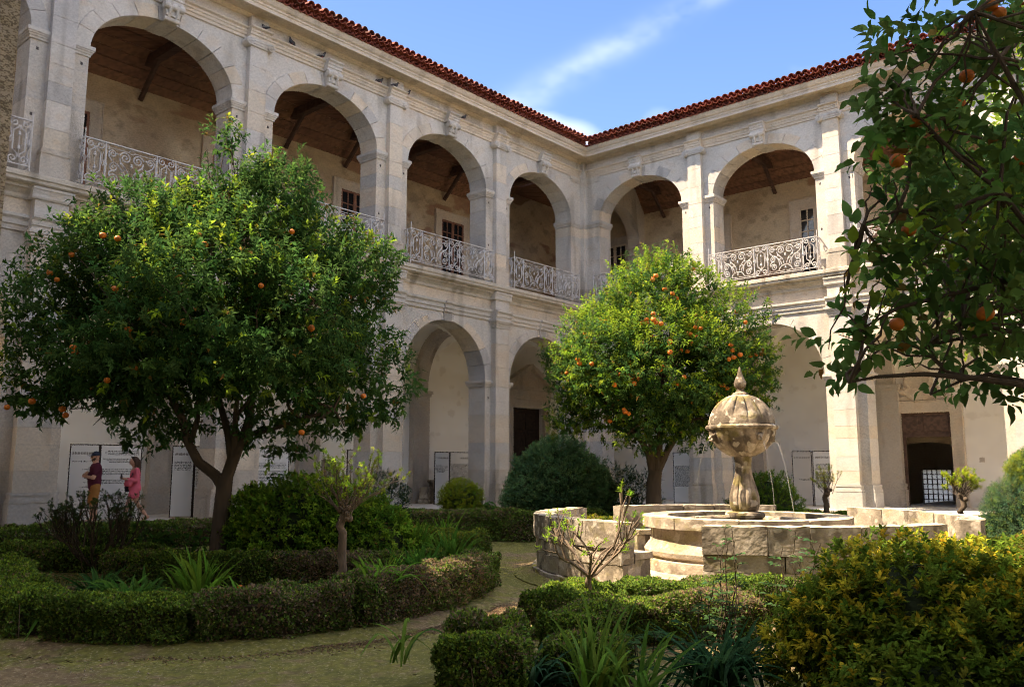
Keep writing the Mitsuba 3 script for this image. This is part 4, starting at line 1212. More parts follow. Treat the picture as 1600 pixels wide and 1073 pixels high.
    put(key, 'foliage', leaf_shape([leaves(Pa[thin], ax[thin], nn[thin], leaf * 1.2 * g.uniform(0.7, 1.3, thin.sum()), leaf * 0.8 * g.uniform(0.7, 1.2, thin.sum()), c[thin], 0.3, 0.1, 0)], 'leaf_soft'))
    # stray upright shoots above the clipped top
    ns_ = int(area.area * 28)
    idx = g.choice(np.nonzero(top)[0], min(ns_, top.sum()), replace=False)
    sp = [leaves(Pa[idx] + np.array([0, 0, h]), unit(rdir(len(idx), g) + np.array([0, 0, 1.0])), rdir(len(idx), g), leaf, leaf * 0.6, tint(lime_col, len(idx), g), 0.3, 0.1, 0) for h in (0.0, 0.02, 0.04)]
    put(key, 'new_shoots', leaf_shape(sp, 'leaf_soft'), kind='stuff')
    return key


hedge('low box hedge with bright green top running back at the left picture edge', [(6.4, -23.6), (8.2, -24.05), (9.6, -24.4), (10.75, -24.65)], 0.60, GZ, -0.02, brown=0.11, lime=0.45, seed=11)
hedge('low box hedge with lime top along the foreground path, left of the brown one', [(10.9, -24.55), (11.6, -24.2), (12.12, -23.68)], 0.54, GZ, -0.02, dens=6500, leaf=0.030, brown=0.09, lime=0.42, seed=12)
hedge('brown patchy box hedge along the foreground path below the pollarded shrub', [(12.16, -23.63), (12.5, -23.05), (12.68, -22.2)], 0.56, GZ, -0.02, dens=6500, leaf=0.030, brown=0.45, lime=0.08, seed=13)
hedge('browned box hedge end curving beside the earth path, left of the fountain ring', [(12.68, -22.15), (12.62, -21.3), (12.3, -19.95), (11.6, -18.7)], 0.60, GZ, 0.03, dens=6000, leaf=0.031, brown=0.36, lime=0.12, seed=14)
hedge('short box hedge with yellow sunlit top at the far end of the left bed', [(10.0, -16.95), (9.3, -17.2), (8.4, -17.6)], 0.6, GZ, 0.12, dens=4500, leaf=0.034, brown=0.23, lime=0.5, seed=15, lime_col=BOXY)
hedge('inner box hedge with green top in front of the large left orange tree trunk', [(6.9, -22.1), (8.2, -21.6), (8.75, -21.25), (9.2, -20.8)], 0.5, GZ, 0.0, dens=4800, leaf=0.032, brown=0.11, lime=0.45, seed=16)
hedge('inner brown box hedge in front of the rounded bright green bush', [(9.22, -20.78), (9.9, -20.15), (10.5, -19.5), (10.9, -18.9)], 0.5, GZ, -0.02, dens=4800, leaf=0.032, brown=0.36, lime=0.2, seed=17)
hedge('dim box hedge along the foot of the shaded arcade near the two walkers', [(1.7, -24.0), (1.7, -20.5), (2.0, -17.5), (3.3, -16.4)], 0.7, GZ, 0.06, dens=2600, leaf=0.045, brown=0.29, lime=0.2, seed=18)
hedge('dark box hedge behind the bare twiggy shrub in the left bed', [(3.6, -22.6), (5.2, -21.8), (6.2, -20.9)], 0.6, GZ, -0.05, dens=2800, leaf=0.042, brown=0.25, lime=0.15, seed=19)
hedge('low hedge between the small round bush and the shaded arcade', [(2.6, -13.6), (3.0, -11.0), (3.6, -8.2)], 0.7, GZ, 0.08, dens=2400, leaf=0.048, brown=0.25, lime=0.2, seed=20)
hedge('taller dim box hedge closing the far end of the earth path', [(4.6, -13.9), (6.2, -12.5), (7.5, -11.5), (8.2, -10.6)], 0.7, GZ, 0.22, dens=3000, leaf=0.042, brown=0.18, lime=0.15, seed=21)
hedge('pale hedge top in the left bed behind the strap leaved plants', [(5.6, -17.9), (6.8, -17.4), (7.9, -17.7)], 0.6, GZ, 0.16, dens=3000, leaf=0.042, brown=0.32, lime=0.25, seed=22)
hedge('yellow sunlit hedge seen through the gap between the two left benches', [(9.0, -13.2), (9.5, -12.2), (10.2, -11.3)], 0.6, GZ, 0.16, dens=2800, leaf=0.045, brown=0.02, lime=0.9, seed=23, lime_col=(0.30, 0.31, 0.03))
hedge('yellow green sunlit hedge behind the ring, left of the open brown door', [(12.2, -8.9), (13.4, -8.7), (14.6, -8.8), (15.8, -9.3)], 0.9, GZ, 0.12, dens=2800, leaf=0.045, brown=0.09, lime=0.75, seed=24, lime_col=(0.30, 0.31, 0.04))
hedge('darker hedge in front of the sunlit arcade, behind the small pollards', [(10.5, -6.0), (13.0, -5.4), (16.5, -5.6)], 0.9, GZ, 0.10, dens=2000, leaf=0.055, brown=0.14, lime=0.25, seed=25)
hedge('small clipped box block at the bottom centre, farther of its two mounds', [(15.45, -22.75), (15.68, -23.05)], 0.62, GZ, 0.0, dens=8500, leaf=0.0275, brown=0.01, lime=0.62, seed=26)
hedge('small clipped box block at the bottom centre, nearest mound cut by the picture edge', [(15.98, -23.38), (16.25, -23.75)], 0.62, GZ, 0.02, dens=9000, leaf=0.0275, brown=0.01, lime=0.62, seed=27)
hedge('green box hedge in front of the left bench, round the small bare tree', [(14.95, -21.35), (14.7, -20.6), (14.6, -19.95)], 0.6, GZ, -0.02, dens=7000, leaf=0.0275, brown=0.02, lime=0.5, seed=28)
hedge('dry brown box hedge directly below the front bench stones', [(14.7, -19.55), (15.3, -18.9), (16.2, -18.35), (17.2, -17.9)], 0.5, GZ, -0.06, dens=6500, leaf=0.0275, brown=0.30, lime=0.25, seed=29)
hedge('green box hedge between the bare tree and the strap leaf plants, brown towards the right', [(15.75, -22.05), (15.55, -21.1), (15.9, -20.3), (16.6, -19.8)], 0.56, GZ, -0.04, dens=7500, leaf=0.0275, brown=0.07, lime=0.48, seed=30)
hedge('nearest low box hedge behind the iris blades at the bottom right of centre', [(16.55, -22.95), (16.3, -22.3)], 0.6, GZ, -0.1, dens=8500, leaf=0.0275, brown=0.09, lime=0.5, seed=31)
hedge('sunlit mixed hedge below the dark yew at the right picture edge', [(16.6, -12.3), (17.6, -12.6), (18.6, -13.4)], 0.9, GZ, 0.1, dens=4200, leaf=0.034, brown=0.22, lime=0.5, seed=32, lime_col=(0.24, 0.25, 0.04))


# worked soil raised a little along the hedges
hl = shapely.union_all([LineString(p_).buffer(w_ / 2) for p_, w_ in HEDGES])
gx, gy = np.meshgrid(np.arange(1.0, 20.0, 0.085), np.arange(-26.0, -5.0, 0.085), indexing='ij')
nx, ny = gx.shape
dist = shapely.distance(hl, shapely.points(gx.ravel(), gy.ravel()))
p_ = np.column_stack([gx.ravel(), gy.ravel(), np.zeros(nx * ny)])
wob = meshkit.fbm(p_ * 2.2, 3, 31)
edge = 0.16 + 0.38 * wob
hgt = 0.075 * np.clip(1 - dist / edge, -0.4, 1) + 0.022 * (meshkit.fbm(p_ * 9.0, 3, 8) - 0.5)
p_[:, 2] = GZ + hgt
p_[:, :2] += (np.stack([meshkit.noise(p_ * 11, 2), meshkit.noise(p_ * 11, 3)], 1) - 0.5) * 0.05
i_, j_ = np.meshgrid(np.arange(nx - 1), np.arange(ny - 1), indexing='ij')
qd = np.stack([i_ * ny + j_, (i_ + 1) * ny + j_, (i_ + 1) * ny + j_ + 1, i_ * ny + j_ + 1], -1).reshape(-1, 4)
qd = qd[(hgt[qd] > -0.012).all(1)]
soil_ = trimesh.Trimesh(p_, np.vstack([qd[:, [0, 1, 2]], qd[:, [0, 2, 3]]]), process=False); soil_.remove_unreferenced_vertices()
structure('garden_soil', ply(soil_, 'earth', True))


# ------------------------------------------------------------------ bushes
def bush(name, label, cat_, lobes, n, nl, L, W, base, young, py, seed, seg=1, span=0.12, bsdf='leaf_gloss', open_=0.9, droop=0.05, thin=0.30, upb=0.35, group=None, inner=0.72, bump=0.2, fold=0.3, curl=0.12, core=0.0):
    g = np.random.default_rng(seed)
    key = thing(name, label, cat_, group)
    Pp, Dd = crown_points(lobes, n, g, inner, thin, 2.0, seed, bump)
    ok = Pp[:, 2] > GZ + 0.02
    Pp, Dd = Pp[ok], Dd[ok]
    Dd = unit(Dd + np.array([0, 0, upb]) + g.normal(0, 0.25, Dd.shape))
    put(key, 'foliage', leaf_shape(shoots(Pp, Dd, nl, L, W, base, young, py, g, seg, span, droop, fold, curl, open_), bsdf))
    st = []
    lob = np.array(lobes, float)
    for l in lob:
        root = np.array([lob[:, 0].mean() + g.normal(0, 0.06), lob[:, 1].mean() + g.normal(0, 0.06), GZ - 0.02])
        for _ in range(6):
            d = rdir(1, g)[0]; d[2] = abs(d[2]) * 0.8
            st.append(limb(root, l[:3] + d * l[3:6] * 0.75, 0.022, 0.006, g, 0.05, 5, 6))
    put(key, 'stems', ply(cat(st), 'twig'))
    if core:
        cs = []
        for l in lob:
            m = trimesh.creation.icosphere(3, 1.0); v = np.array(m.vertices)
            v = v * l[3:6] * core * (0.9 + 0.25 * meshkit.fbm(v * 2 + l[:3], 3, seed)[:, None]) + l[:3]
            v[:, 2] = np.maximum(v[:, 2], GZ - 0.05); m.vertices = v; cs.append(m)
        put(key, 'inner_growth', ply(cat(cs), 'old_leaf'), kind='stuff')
    return key


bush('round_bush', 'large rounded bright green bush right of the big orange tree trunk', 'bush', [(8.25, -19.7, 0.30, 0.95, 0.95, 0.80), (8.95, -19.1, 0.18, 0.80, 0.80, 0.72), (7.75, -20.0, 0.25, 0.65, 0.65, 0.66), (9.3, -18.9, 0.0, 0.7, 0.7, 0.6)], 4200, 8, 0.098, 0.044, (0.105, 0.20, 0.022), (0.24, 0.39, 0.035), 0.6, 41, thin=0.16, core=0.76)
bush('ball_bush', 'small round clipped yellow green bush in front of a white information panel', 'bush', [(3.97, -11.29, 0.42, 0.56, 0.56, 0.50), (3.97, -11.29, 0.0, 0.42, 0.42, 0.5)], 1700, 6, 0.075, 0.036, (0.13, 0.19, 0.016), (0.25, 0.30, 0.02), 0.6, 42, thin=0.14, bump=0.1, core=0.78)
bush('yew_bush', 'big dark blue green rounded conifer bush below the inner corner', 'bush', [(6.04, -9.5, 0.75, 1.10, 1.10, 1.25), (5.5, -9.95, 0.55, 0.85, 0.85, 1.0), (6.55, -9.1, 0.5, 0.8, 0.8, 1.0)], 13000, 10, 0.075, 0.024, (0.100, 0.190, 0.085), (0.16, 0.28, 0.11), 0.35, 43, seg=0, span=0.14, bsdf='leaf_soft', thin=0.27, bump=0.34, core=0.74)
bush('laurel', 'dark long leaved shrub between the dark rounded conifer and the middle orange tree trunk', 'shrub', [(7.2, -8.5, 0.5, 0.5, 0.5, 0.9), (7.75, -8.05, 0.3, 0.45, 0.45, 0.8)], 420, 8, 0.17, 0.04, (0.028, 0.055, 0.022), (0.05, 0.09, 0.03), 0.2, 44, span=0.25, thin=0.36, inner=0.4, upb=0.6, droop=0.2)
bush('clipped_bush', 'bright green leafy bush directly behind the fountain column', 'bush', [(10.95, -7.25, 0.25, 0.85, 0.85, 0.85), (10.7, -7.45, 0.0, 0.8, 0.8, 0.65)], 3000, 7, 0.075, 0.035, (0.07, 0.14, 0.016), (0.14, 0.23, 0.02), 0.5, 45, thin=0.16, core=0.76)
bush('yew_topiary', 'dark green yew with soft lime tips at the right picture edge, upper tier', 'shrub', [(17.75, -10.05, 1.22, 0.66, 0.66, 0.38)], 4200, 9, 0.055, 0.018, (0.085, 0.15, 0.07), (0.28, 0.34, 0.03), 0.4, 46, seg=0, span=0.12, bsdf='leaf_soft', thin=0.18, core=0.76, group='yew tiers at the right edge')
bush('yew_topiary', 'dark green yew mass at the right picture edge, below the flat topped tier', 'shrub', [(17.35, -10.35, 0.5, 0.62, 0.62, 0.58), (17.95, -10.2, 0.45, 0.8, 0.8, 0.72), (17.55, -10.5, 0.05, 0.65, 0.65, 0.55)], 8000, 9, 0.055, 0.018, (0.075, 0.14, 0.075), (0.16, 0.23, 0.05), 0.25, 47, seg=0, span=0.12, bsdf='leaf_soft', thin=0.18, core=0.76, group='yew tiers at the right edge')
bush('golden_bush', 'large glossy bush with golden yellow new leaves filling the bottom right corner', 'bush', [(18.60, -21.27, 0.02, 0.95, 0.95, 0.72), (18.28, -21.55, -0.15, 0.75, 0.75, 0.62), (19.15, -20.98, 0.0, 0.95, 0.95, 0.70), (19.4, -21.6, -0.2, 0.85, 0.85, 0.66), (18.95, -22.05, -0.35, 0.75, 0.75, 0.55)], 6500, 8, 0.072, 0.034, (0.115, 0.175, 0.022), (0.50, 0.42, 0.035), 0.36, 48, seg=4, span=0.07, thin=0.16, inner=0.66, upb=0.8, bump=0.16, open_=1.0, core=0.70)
bush('dark_shrub', 'dark leafy shrub hidden between the rounded green bush and a granite pier base', 'shrub', [(5.0, -15.0, 0.25, 0.6, 0.6, 0.9)], 900, 8, 0.08, 0.03, (0.022, 0.042, 0.018), (0.04, 0.07, 0.02), 0.2, 49, thin=0.25)


def broad_plant(label, x, y, h, n, seed, col=(0.045, 0.10, 0.018), L=0.17, group='broad leaved plants in the beds', name='broadleaf_plant'):
    g = np.random.default_rng(seed)
    key = thing(name, label, 'plant', group)
    parts, st = [], []
    for _ in range(n):
        b = np.array([x + g.normal(0, 0.12), y + g.normal(0, 0.12), GZ])
        e = b + np.array([g.normal(0, 0.22), g.normal(0, 0.22), h * g.uniform(0.6, 1.0)])
        path = branch_path(b, e, g, 0.05, 6); st.append(tube(path, np.linspace(0.011, 0.005, 6), 5))
        for k in (3, 4, 5, 5):
            m = 3
            a = g.uniform(0, 6.28) + np.arange(m) * 2.1
            ax = np.column_stack([np.cos(a), np.sin(a), g.uniform(-0.25, 0.35, m)])
            parts.append(leaves(np.tile(path[k], (m, 1)) + ax * 0.03, ax, np.tile([0, 0, 1.0], (m, 1)) + g.normal(0, 0.2, (m, 3)), L * g.uniform(0.6, 1.1, m), L * 0.6 * g.uniform(0.7, 1, m), tint(col, m, g, 0.25), 0.2, 0.25, 4))
    put(key, 'foliage', leaf_shape(parts, 'leaf_gloss', True))
    put(key, 'stems', ply(cat(st), 'twig'))


broad_plant('broad leaved plant beside the bare twiggy shrub, right of the walking woman', 5.3, -20.6, 0.85, 9, 61)
broad_plant('broad leaved green plant left of the big orange tree trunk', 6.1, -20.5, 0.75, 9, 62)
broad_plant('broad leaved bright green plant at the foot of the pier beside the dark conifer', 4.3, -9.9, 0.95, 12, 63, (0.05, 0.13, 0.02), 0.22)
broad_plant('broad leaf plant rising above the rounded bright green bush beside the trunk', 7.6, -19.6, 1.75, 3, 64, L=0.14)
broad_plant('low bright green plant behind the back bench below the middle orange tree', 10.2, -9.2, 0.75, 6, 65, (0.08, 0.19, 0.02), 0.14)
broad_plant('dark leafy plant in the shaded bed behind the browned hedge', 9.9, -18.7, 0.55, 8, 66, (0.035, 0.085, 0.02), 0.13)


# ------------------------------------------------------------------ strap leaved clumps
def strap(label, x, y, n, h, reach, w, col, seed, kind='strap_plant', catn='plant', stiff=0.5, group='strap leaved clumps in the beds', z=GZ):
    g = np.random.default_rng(seed)
    S = 9
    t = np.linspace(0, 1, S)
    V, F, C = [], [], []
    for i in range(int(n * 1.9)):
        a = g.uniform(0, 2 * np.pi); d = np.array([math.cos(a), math.sin(a)])
        hh, rr, ww = h * 1.3 * g.uniform(0.55, 1.1), reach * 1.1 * g.uniform(0.4, 1.15), w * 1.15 * g.uniform(0.7, 1.2)
        bend = g.uniform(0.2, 1.0) * (1 - stiff) * 1.5
        px = rr * t ** 1.3; pz = hh * (t * (1 + bend * 0.35) - bend * t ** 2.6)
        b = np.array([x, y]) + g.normal(0, 0.06, 2)
        cen = np.column_stack([b[0] + d[0] * px, b[1] + d[1] * px, z + pz])
        cen[:, 0] += -d[1] * 0.10 * rr * g.normal() * t ** 2; cen[:, 1] += d[0] * 0.10 * rr * g.normal() * t ** 2
        if g.random() < 0.15:
            kk = g.integers(4, 7); cen[kk:, 2] -= (np.arange(S - kk) + 0.5) * hh * 0.16
        side = np.array([-d[1], d[0], 0]); tw = g.normal(0, 0.25)
        wid = ww / 2 * np.minimum(1, 1.25 * (1 - t ** 3.2)) * np.minimum(1, 0.45 + 3 * t)
        up = np.column_stack([-np.gradient(pz) * d[0], -np.gradient(pz) * d[1], np.gradient(px)]); up = unit(up)
        sd = unit(side + up * tw)
        L_, R_ = cen + sd * wid[:, None] + up * wid[:, None] * 0.35, cen - sd * wid[:, None] + up * wid[:, None] * 0.35
        o = sum(len(v) for v in V)
        V.append(np.stack([L_, cen, R_], 1).reshape(-1, 3))
        for k in range(S - 1):
            q = o + 3 * k
            F += [[q, q + 3, q + 4], [q, q + 4, q + 1], [q + 1, q + 4, q + 5], [q + 1, q + 5, q + 2]]
        c = tint(col, 1, g, 0.25)[0]
        C.append(np.tile(c, (S * 3, 1)))
    sh = mikit.ply(trimesh.Trimesh(np.vstack(V), np.array(F), process=False), 'leaf_gloss', True, color=np.clip(np.vstack(C), 0, 1))
    return single(kind, label, catn, sh, group=group)


GRN, BLU, YEL = (0.11, 0.22, 0.025), (0.06, 0.135, 0.07), (0.22, 0.32, 0.04)
strap('tall strap leaved clump in front of the big orange tree trunk', 10.75, -22.85, 34, 0.78, 0.45, 0.045, GRN, 71, stiff=0.55)
strap('low strap leaved clump in the bed near the left picture edge', 9.1, -23.3, 34, 0.50, 0.42, 0.05, (0.05, 0.12, 0.03), 72)
strap('second low strap leaved clump at the left, nearer the trunk', 9.9, -23.15, 30, 0.48, 0.42, 0.045, (0.06, 0.13, 0.025), 73)
strap('blue green short strap clump over the middle of the front hedge', 11.55, -22.2, 22, 0.44, 0.36, 0.05, BLU, 74)
strap('bright strap leaved clump at the foot of the pollarded shrub', 12.0, -20.95, 36, 0.66, 0.48, 0.042, GRN, 75)
strap('arching strap leaves hanging out of the front hedge towards the path', 12.75, -21.75, 18, 0.50, 0.5, 0.04, GRN, 76, stiff=0.2, z=-0.25)
strap('dense strap leaved clump in the middle of the left bed', 11.2, -19.6, 60, 0.62, 0.5, 0.05, (0.055, 0.14, 0.02), 77)
strap('strap leaved clump behind the browned hedge end', 10.75, -18.55, 50, 0.75, 0.45, 0.045, (0.075, 0.165, 0.022), 78, stiff=0.65)
strap('tall upright strap leaved clump in the far part of the left bed', 9.7, -18.3, 44, 0.85, 0.4, 0.045, GRN, 79, stiff=0.7)
strap('pale arching strap leaves beside the yellow sunlit hedge end', 9.35, -16.75, 22, 0.62, 0.5, 0.035, YEL, 80, stiff=0.3)
strap('blue green strap clump below the far strap leaves', 11.35, -18.9, 30, 0.40, 0.36, 0.06, BLU, 81)
strap('few long strap leaves sticking out at the left corner of the front hedge', 10.45, -24.45, 9, 0.42, 0.6, 0.045, (0.09, 0.17, 0.03), 82, stiff=0.2, z=-0.45)
strap('two pale strap leaves at the left of the small clipped block', 15.05, -23.45, 4, 0.42, 0.42, 0.04, (0.12, 0.20, 0.04), 83, stiff=0.25, z=-0.35)
strap('dark blue green strap clump at the bottom edge, right of the small clipped block', 16.25, -23.15, 60, 0.46, 0.42, 0.035, BLU, 84, stiff=0.3)
strap('tall pale green iris blades at the bottom edge in front of the near hedge', 16.75, -23.05, 20, 0.78, 0.42, 0.032, (0.12, 0.21, 0.03), 85, stiff=0.7)
strap('second fan of iris blades leaning right at the bottom edge', 17.05, -22.9, 14, 0.62, 0.55, 0.03, (0.10, 0.19, 0.03), 86, stiff=0.6)
strap('large dark arching strap clump left of the golden bush', 17.35, -22.15, 80, 0.58, 0.62, 0.034, (0.035, 0.085, 0.035), 87, stiff=0.2)
strap('bright green fern like strap clump beside the dark yew at the right', 16.45, -11.8, 30, 0.75, 0.6, 0.07, (0.13, 0.27, 0.025), 88, stiff=0.35)
strap('strap leaved tuft near the pier base in the far left bed', 7.3, -15.2, 30, 0.75, 0.4, 0.035, GRN, 89, stiff=0.6)
strap('strap leaved clump between the trunk and the pollarded shrub, behind the front hedge', 11.75, -22.75, 26, 0.55, 0.45, 0.045, GRN, 91, stiff=0.4)
strap('dim strap leaved clump behind the lime topped front hedge', 10.3, -23.5, 30, 0.55, 0.48, 0.045, (0.08, 0.18, 0.03), 92, stiff=0.45)
strap('small strap leaved tuft by the round yellow green bush', 5.2, -12.3, 20, 0.85, 0.35, 0.03, GRN, 90, stiff=0.6)


# ------------------------------------------------------------------ orange trees
LT = [(7.38, -20.92, 6.35, 0.55), (7.37, -20.92, 6.9, 0.34), (7.35, -20.9, 6.6, 0.42), (7.33, -20.94, 4.55, 1.77), (6.41, -22.14, 4.05, 1.47), (8.43, -19.74, 4.14, 1.47), (5.46, -22.56, 3.11, 0.97), (9.21, -19.06, 2.69, 0.79), (6.55, -21.35, 2.81, 1.15), (8.39, -20.29, 2.76, 1.17), (7.71, -20.36, 5.63, 1.04), (7.32, -20.96, 6.15, 0.73), (7.38, -20.9, 6.62, 0.52), (7.95, -20.01, 6.07, 0.68), (6.29, -22.11, 5.29, 0.9), (9.05, -19.2, 4.71, 0.74), (5.16, -22.82, 3.99, 0.65), (5.52, -22.91, 2.65, 0.53), (8.83, -21.77, 3.69, 1.34), (7.74, -22.31, 3.35, 1.18), (9.39, -20.88, 3.45, 1.13), (5.77, -20.04, 4.69, 1.8), (5.13, -21.0, 4.87, 1.42), (7.06, -19.2, 4.64, 1.42), (9.29, -19.78, 2.22, 0.47), (6.45, -22.36, 2.42, 0.62)]
MT = [(9.23, -9.4, 5.23, 1.55), (8.09, -10.38, 4.39, 1.18), (7.65, -10.76, 3.56, 0.82), (10.22, -8.54, 4.72, 1.34), (10.88, -7.97, 3.89, 0.82), (9.2, -9.42, 3.56, 1.55), (8.15, -10.07, 3.08, 1.02), (10.02, -8.45, 3.08, 1.09), (9.24, -9.39, 5.99, 0.69), (9.93, -8.79, 5.9, 0.65), (8.67, -9.88, 5.65, 0.69), (11.0, -7.6, 3.33, 0.53), (7.21, -10.61, 2.6, 0.56), (9.89, -10.55, 3.89, 1.38), (8.9, -11.0, 3.93, 1.09), (10.5, -9.62, 3.77, 1.17), (8.53, -8.28, 4.57, 1.56), (7.64, -9.45, 4.18, 1.19), (9.72, -7.65, 4.18, 1.28), (9.24, -10.44, 2.45, 0.79), (10.21, -9.34, 2.54, 0.71), (7.03, -10.63, 4.12, 0.5)]
RT = [(19.85, -24.93, 2.02, 0.29), (19.75, -25.16, 2.25, 0.2), (19.81, -24.97, 2.6, 0.21), (20.09, -24.99, 2.59, 0.28), (19.98, -24.69, 1.94, 0.28), (19.6, -25.15, 1.79, 0.15), (19.72, -24.91, 1.81, 0.2), (19.79, -24.59, 1.65, 0.11), (20.22, -25.01, 2.16, 0.42), (20.13, -24.96, 2.95, 0.22), (19.97, -24.96, 2.93, 0.09), (20.36, -24.36, 2.89, 0.55), (20.19, -24.11, 1.8, 0.3), (19.74, -25.29, 2.0, 0.16), (19.6, -25.15, 1.99, 0.12), (19.74, -25.03, 2.76, 0.1), (19.94, -23.93, 2.52, 0.47), (19.72, -24.25, 2.55, 0.32), (20.43, -23.9, 2.14, 0.71), (19.54, -25.2, 1.75, 0.1), (19.87, -24.25, 1.73, 0.17)]
LTR = [[7.6, -20.71, -0.83], [7.59, -20.72, -0.53], [7.59, -20.72, 0.04], [7.62, -20.7, 0.66], [7.64, -20.68, 1.13]]
LL = [[7.62, -20.7, 0.97], [7.51, -20.79, 1.16], [7.38, -21.03, 1.37], [7.23, -21.16, 1.71], [7.25, -21.28, 2.07], [7.14, -21.51, 2.54]]
LL2 = [[7.27, -21.13, 1.71], [7.25, -21.02, 2.03], [7.08, -20.9, 2.59]]
LR1 = [[7.64, -20.68, 1.08], [7.71, -20.62, 1.44], [7.66, -20.67, 1.82], [7.46, -20.7, 2.25], [7.12, -20.73, 2.82]]
LR2 = [[7.66, -20.66, 1.13], [7.78, -20.55, 1.6], [7.81, -20.4, 2.03], [7.77, -20.3, 2.59], [7.87, -20.09, 3.15]]
LR3 = [[7.74, -20.6, 1.55], [7.91, -20.71, 2.12], [8.2, -20.86, 2.63]]
LOW1 = [[7.84, -20.5, 1.82], [8.34, -20.34, 1.89], [8.82, -20.06, 2.07], [9.29, -19.78, 2.22]]
MTR = [[9.03, -9.57, -0.37], [9.03, -9.57, 0.33], [9.04, -9.56, 0.89], [9.08, -9.53, 1.21]]
M1 = [[9.03, -9.57, 1.05], [8.96, -9.63, 1.61], [8.83, -9.74, 1.93], [8.62, -9.92, 2.25], [8.32, -10.18, 2.74]]
M2 = [[9.04, -9.56, 1.05], [9.02, -9.58, 1.77], [8.95, -9.63, 2.42], [8.88, -9.69, 3.4]]
M3 = [[9.1, -9.51, 1.13], [9.16, -9.45, 1.77], [9.2, -9.42, 2.58], [9.26, -9.37, 3.56]]
M4 = [[9.13, -9.48, 1.21], [9.31, -9.33, 1.69], [9.51, -9.15, 2.09], [9.92, -8.8, 2.74]]
M5 = [[9.16, -9.46, 1.42], [9.49, -9.44, 1.84], [9.93, -9.32, 2.4]]
R1 = [[20.5, -23.1, 1.48], [20.57, -23.78, 1.36], [20.32, -24.26, 1.51], [20.05, -24.76, 1.59], [19.92, -24.94, 1.61], [19.79, -25.12, 1.62], [19.66, -25.23, 1.61], [19.58, -25.3, 1.59]]
R2 = [[20.45, -23.7, 1.9], [20.44, -24.29, 1.94], [20.16, -24.67, 2.01], [20.02, -24.86, 1.98], [19.86, -24.99, 1.93], [19.73, -25.17, 1.87], [19.62, -25.26, 1.79]]
R3 = [[20.45, -23.7, 1.9], [20.4, -24.45, 1.79], [20.2, -24.9, 2.05], [20.07, -25.01, 2.29], [19.95, -25.11, 2.44], [19.85, -25.2, 2.59]]
R4 = [[20.2, -24.23, 1.73], [19.97, -24.44, 1.84], [19.81, -24.57, 1.89], [19.68, -24.69, 1.78]]
R5 = [[20.36, -24.89, 2.14], [20.21, -25.02, 2.5], [20.12, -25.1, 2.77], [20.06, -25.15, 2.95]]
R6 = [[20.05, -24.76, 1.60], [19.93, -24.74, 1.64], [19.83, -24.75, 1.62], [19.72, -24.78, 1.57]]
R7 = [[20.07, -25.01, 2.29], [19.92, -25.14, 2.22], [19.78, -25.26, 2.22], [19.68, -25.34, 2.17]]
RTR = [[20.68, -23.42, -0.74], [20.73, -23.51, 0.81], [20.57, -23.78, 1.36], [20.44, -24.16, 1.96], [20.36, -24.49, 2.22]]
ORL = [[6.61, -22.89, 4.62], [7.18, -22.67, 4.88], [7.46, -22.56, 4.8], [7.97, -22.78, 3.89], [7.74, -20.99, 5.94], [5.94, -22.94, 4.42], [7.85, -22.75, 2.55], [5.84, -23.02, 2.33], [5.44, -23.24, 2.24], [7.13, -22.97, 3.08], [7.15, -22.95, 3.01], [8.25, -22.67, 3.27], [8.42, -22.52, 3.57], [8.94, -22.2, 3.37], [8.39, -22.14, 4.44], [8.5, -21.79, 4.82], [8.48, -21.67, 4.7], [6.35, -22.98, 4.24], [6.11, -22.66, 2.21], [8.14, -22.49, 2.73], [9.93, -20.68, 3.36], [9.84, -19.57, 2.41], [9.61, -20.56, 1.81], [9.43, -21.25, 3.99], [9.08, -20.5, 5.05], [6.16, -22.62, 2.11]]
ORR = [[19.83, -25.15, 2.59], [19.77, -25.2, 2.43], [19.99, -25.01, 1.84], [19.74, -25.23, 1.8], [20.13, -24.89, 2.44], [19.79, -25.18, 2.16], [19.96, -25.03, 2.65], [20.1, -24.91, 3.03], [20.08, -24.94, 3.06], [19.99, -25.01, 2.77]]

RT += [(19.83, -24.81, 2.98, 0.28), (19.99, -24.68, 3.22, 0.30), (19.73, -25.04, 2.68, 0.20), (19.9, -24.9, 2.6, 0.25), (19.35, -22.2, 2.6, 0.65), (19.75, -21.7, 2.55, 0.7), (20.1, -21.9, 3.1, 0.9), (19.9, -22.6, 2.4, 0.55), (19.3, -22.0, 3.3, 0.55), (20.5, -22.4, 2.75, 0.85), (20.3, -22.9, 3.4, 0.9), (19.0, -22.6, 2.9, 0.4)]
RTR = [(20.75, -22.3, -0.7), (20.72, -22.35, 0.4), (20.6, -22.6, 1.1), (20.5, -23.1, 1.5), (20.45, -23.7, 1.9)]
RTB = [(20.6, -22.6, 1.1), (20.35, -22.4, 1.7), (20.0, -22.2, 2.3), (19.7, -22.1, 2.8)]
sph = lambda L: [(a, b, c, q, q, q) for a, b, c, q in L]
ODARK, OYOUNG = (0.060, 0.122, 0.032), (0.26, 0.37, 0.03)


def fruit_mesh():
    m = trimesh.creation.icosphere(3, 0.040)
    v = np.array(m.vertices); z = v[:, 2] / 0.040
    v *= (1 + 0.02 * (meshkit.noise(v * 60, 3)[:, None] - 0.5))
    v[:, 2] *= 0.93
    v[:, 2] -= 0.005 * np.exp(-(1 - z) * 14)
    m.vertices = v
    return m


FRUIT = ply(fruit_mesh(), 'orange_skin', True)


def hang(key, pts, s=1.0, g=rng):
    for q in pts:
        k = s * g.uniform(0.85, 1.12)
        put(key, 'orange', FRUIT, T().translate([float(c) for c in q]).rotate([0.3, 1, 0], float(g.uniform(-40, 40))).scale(float(k)))


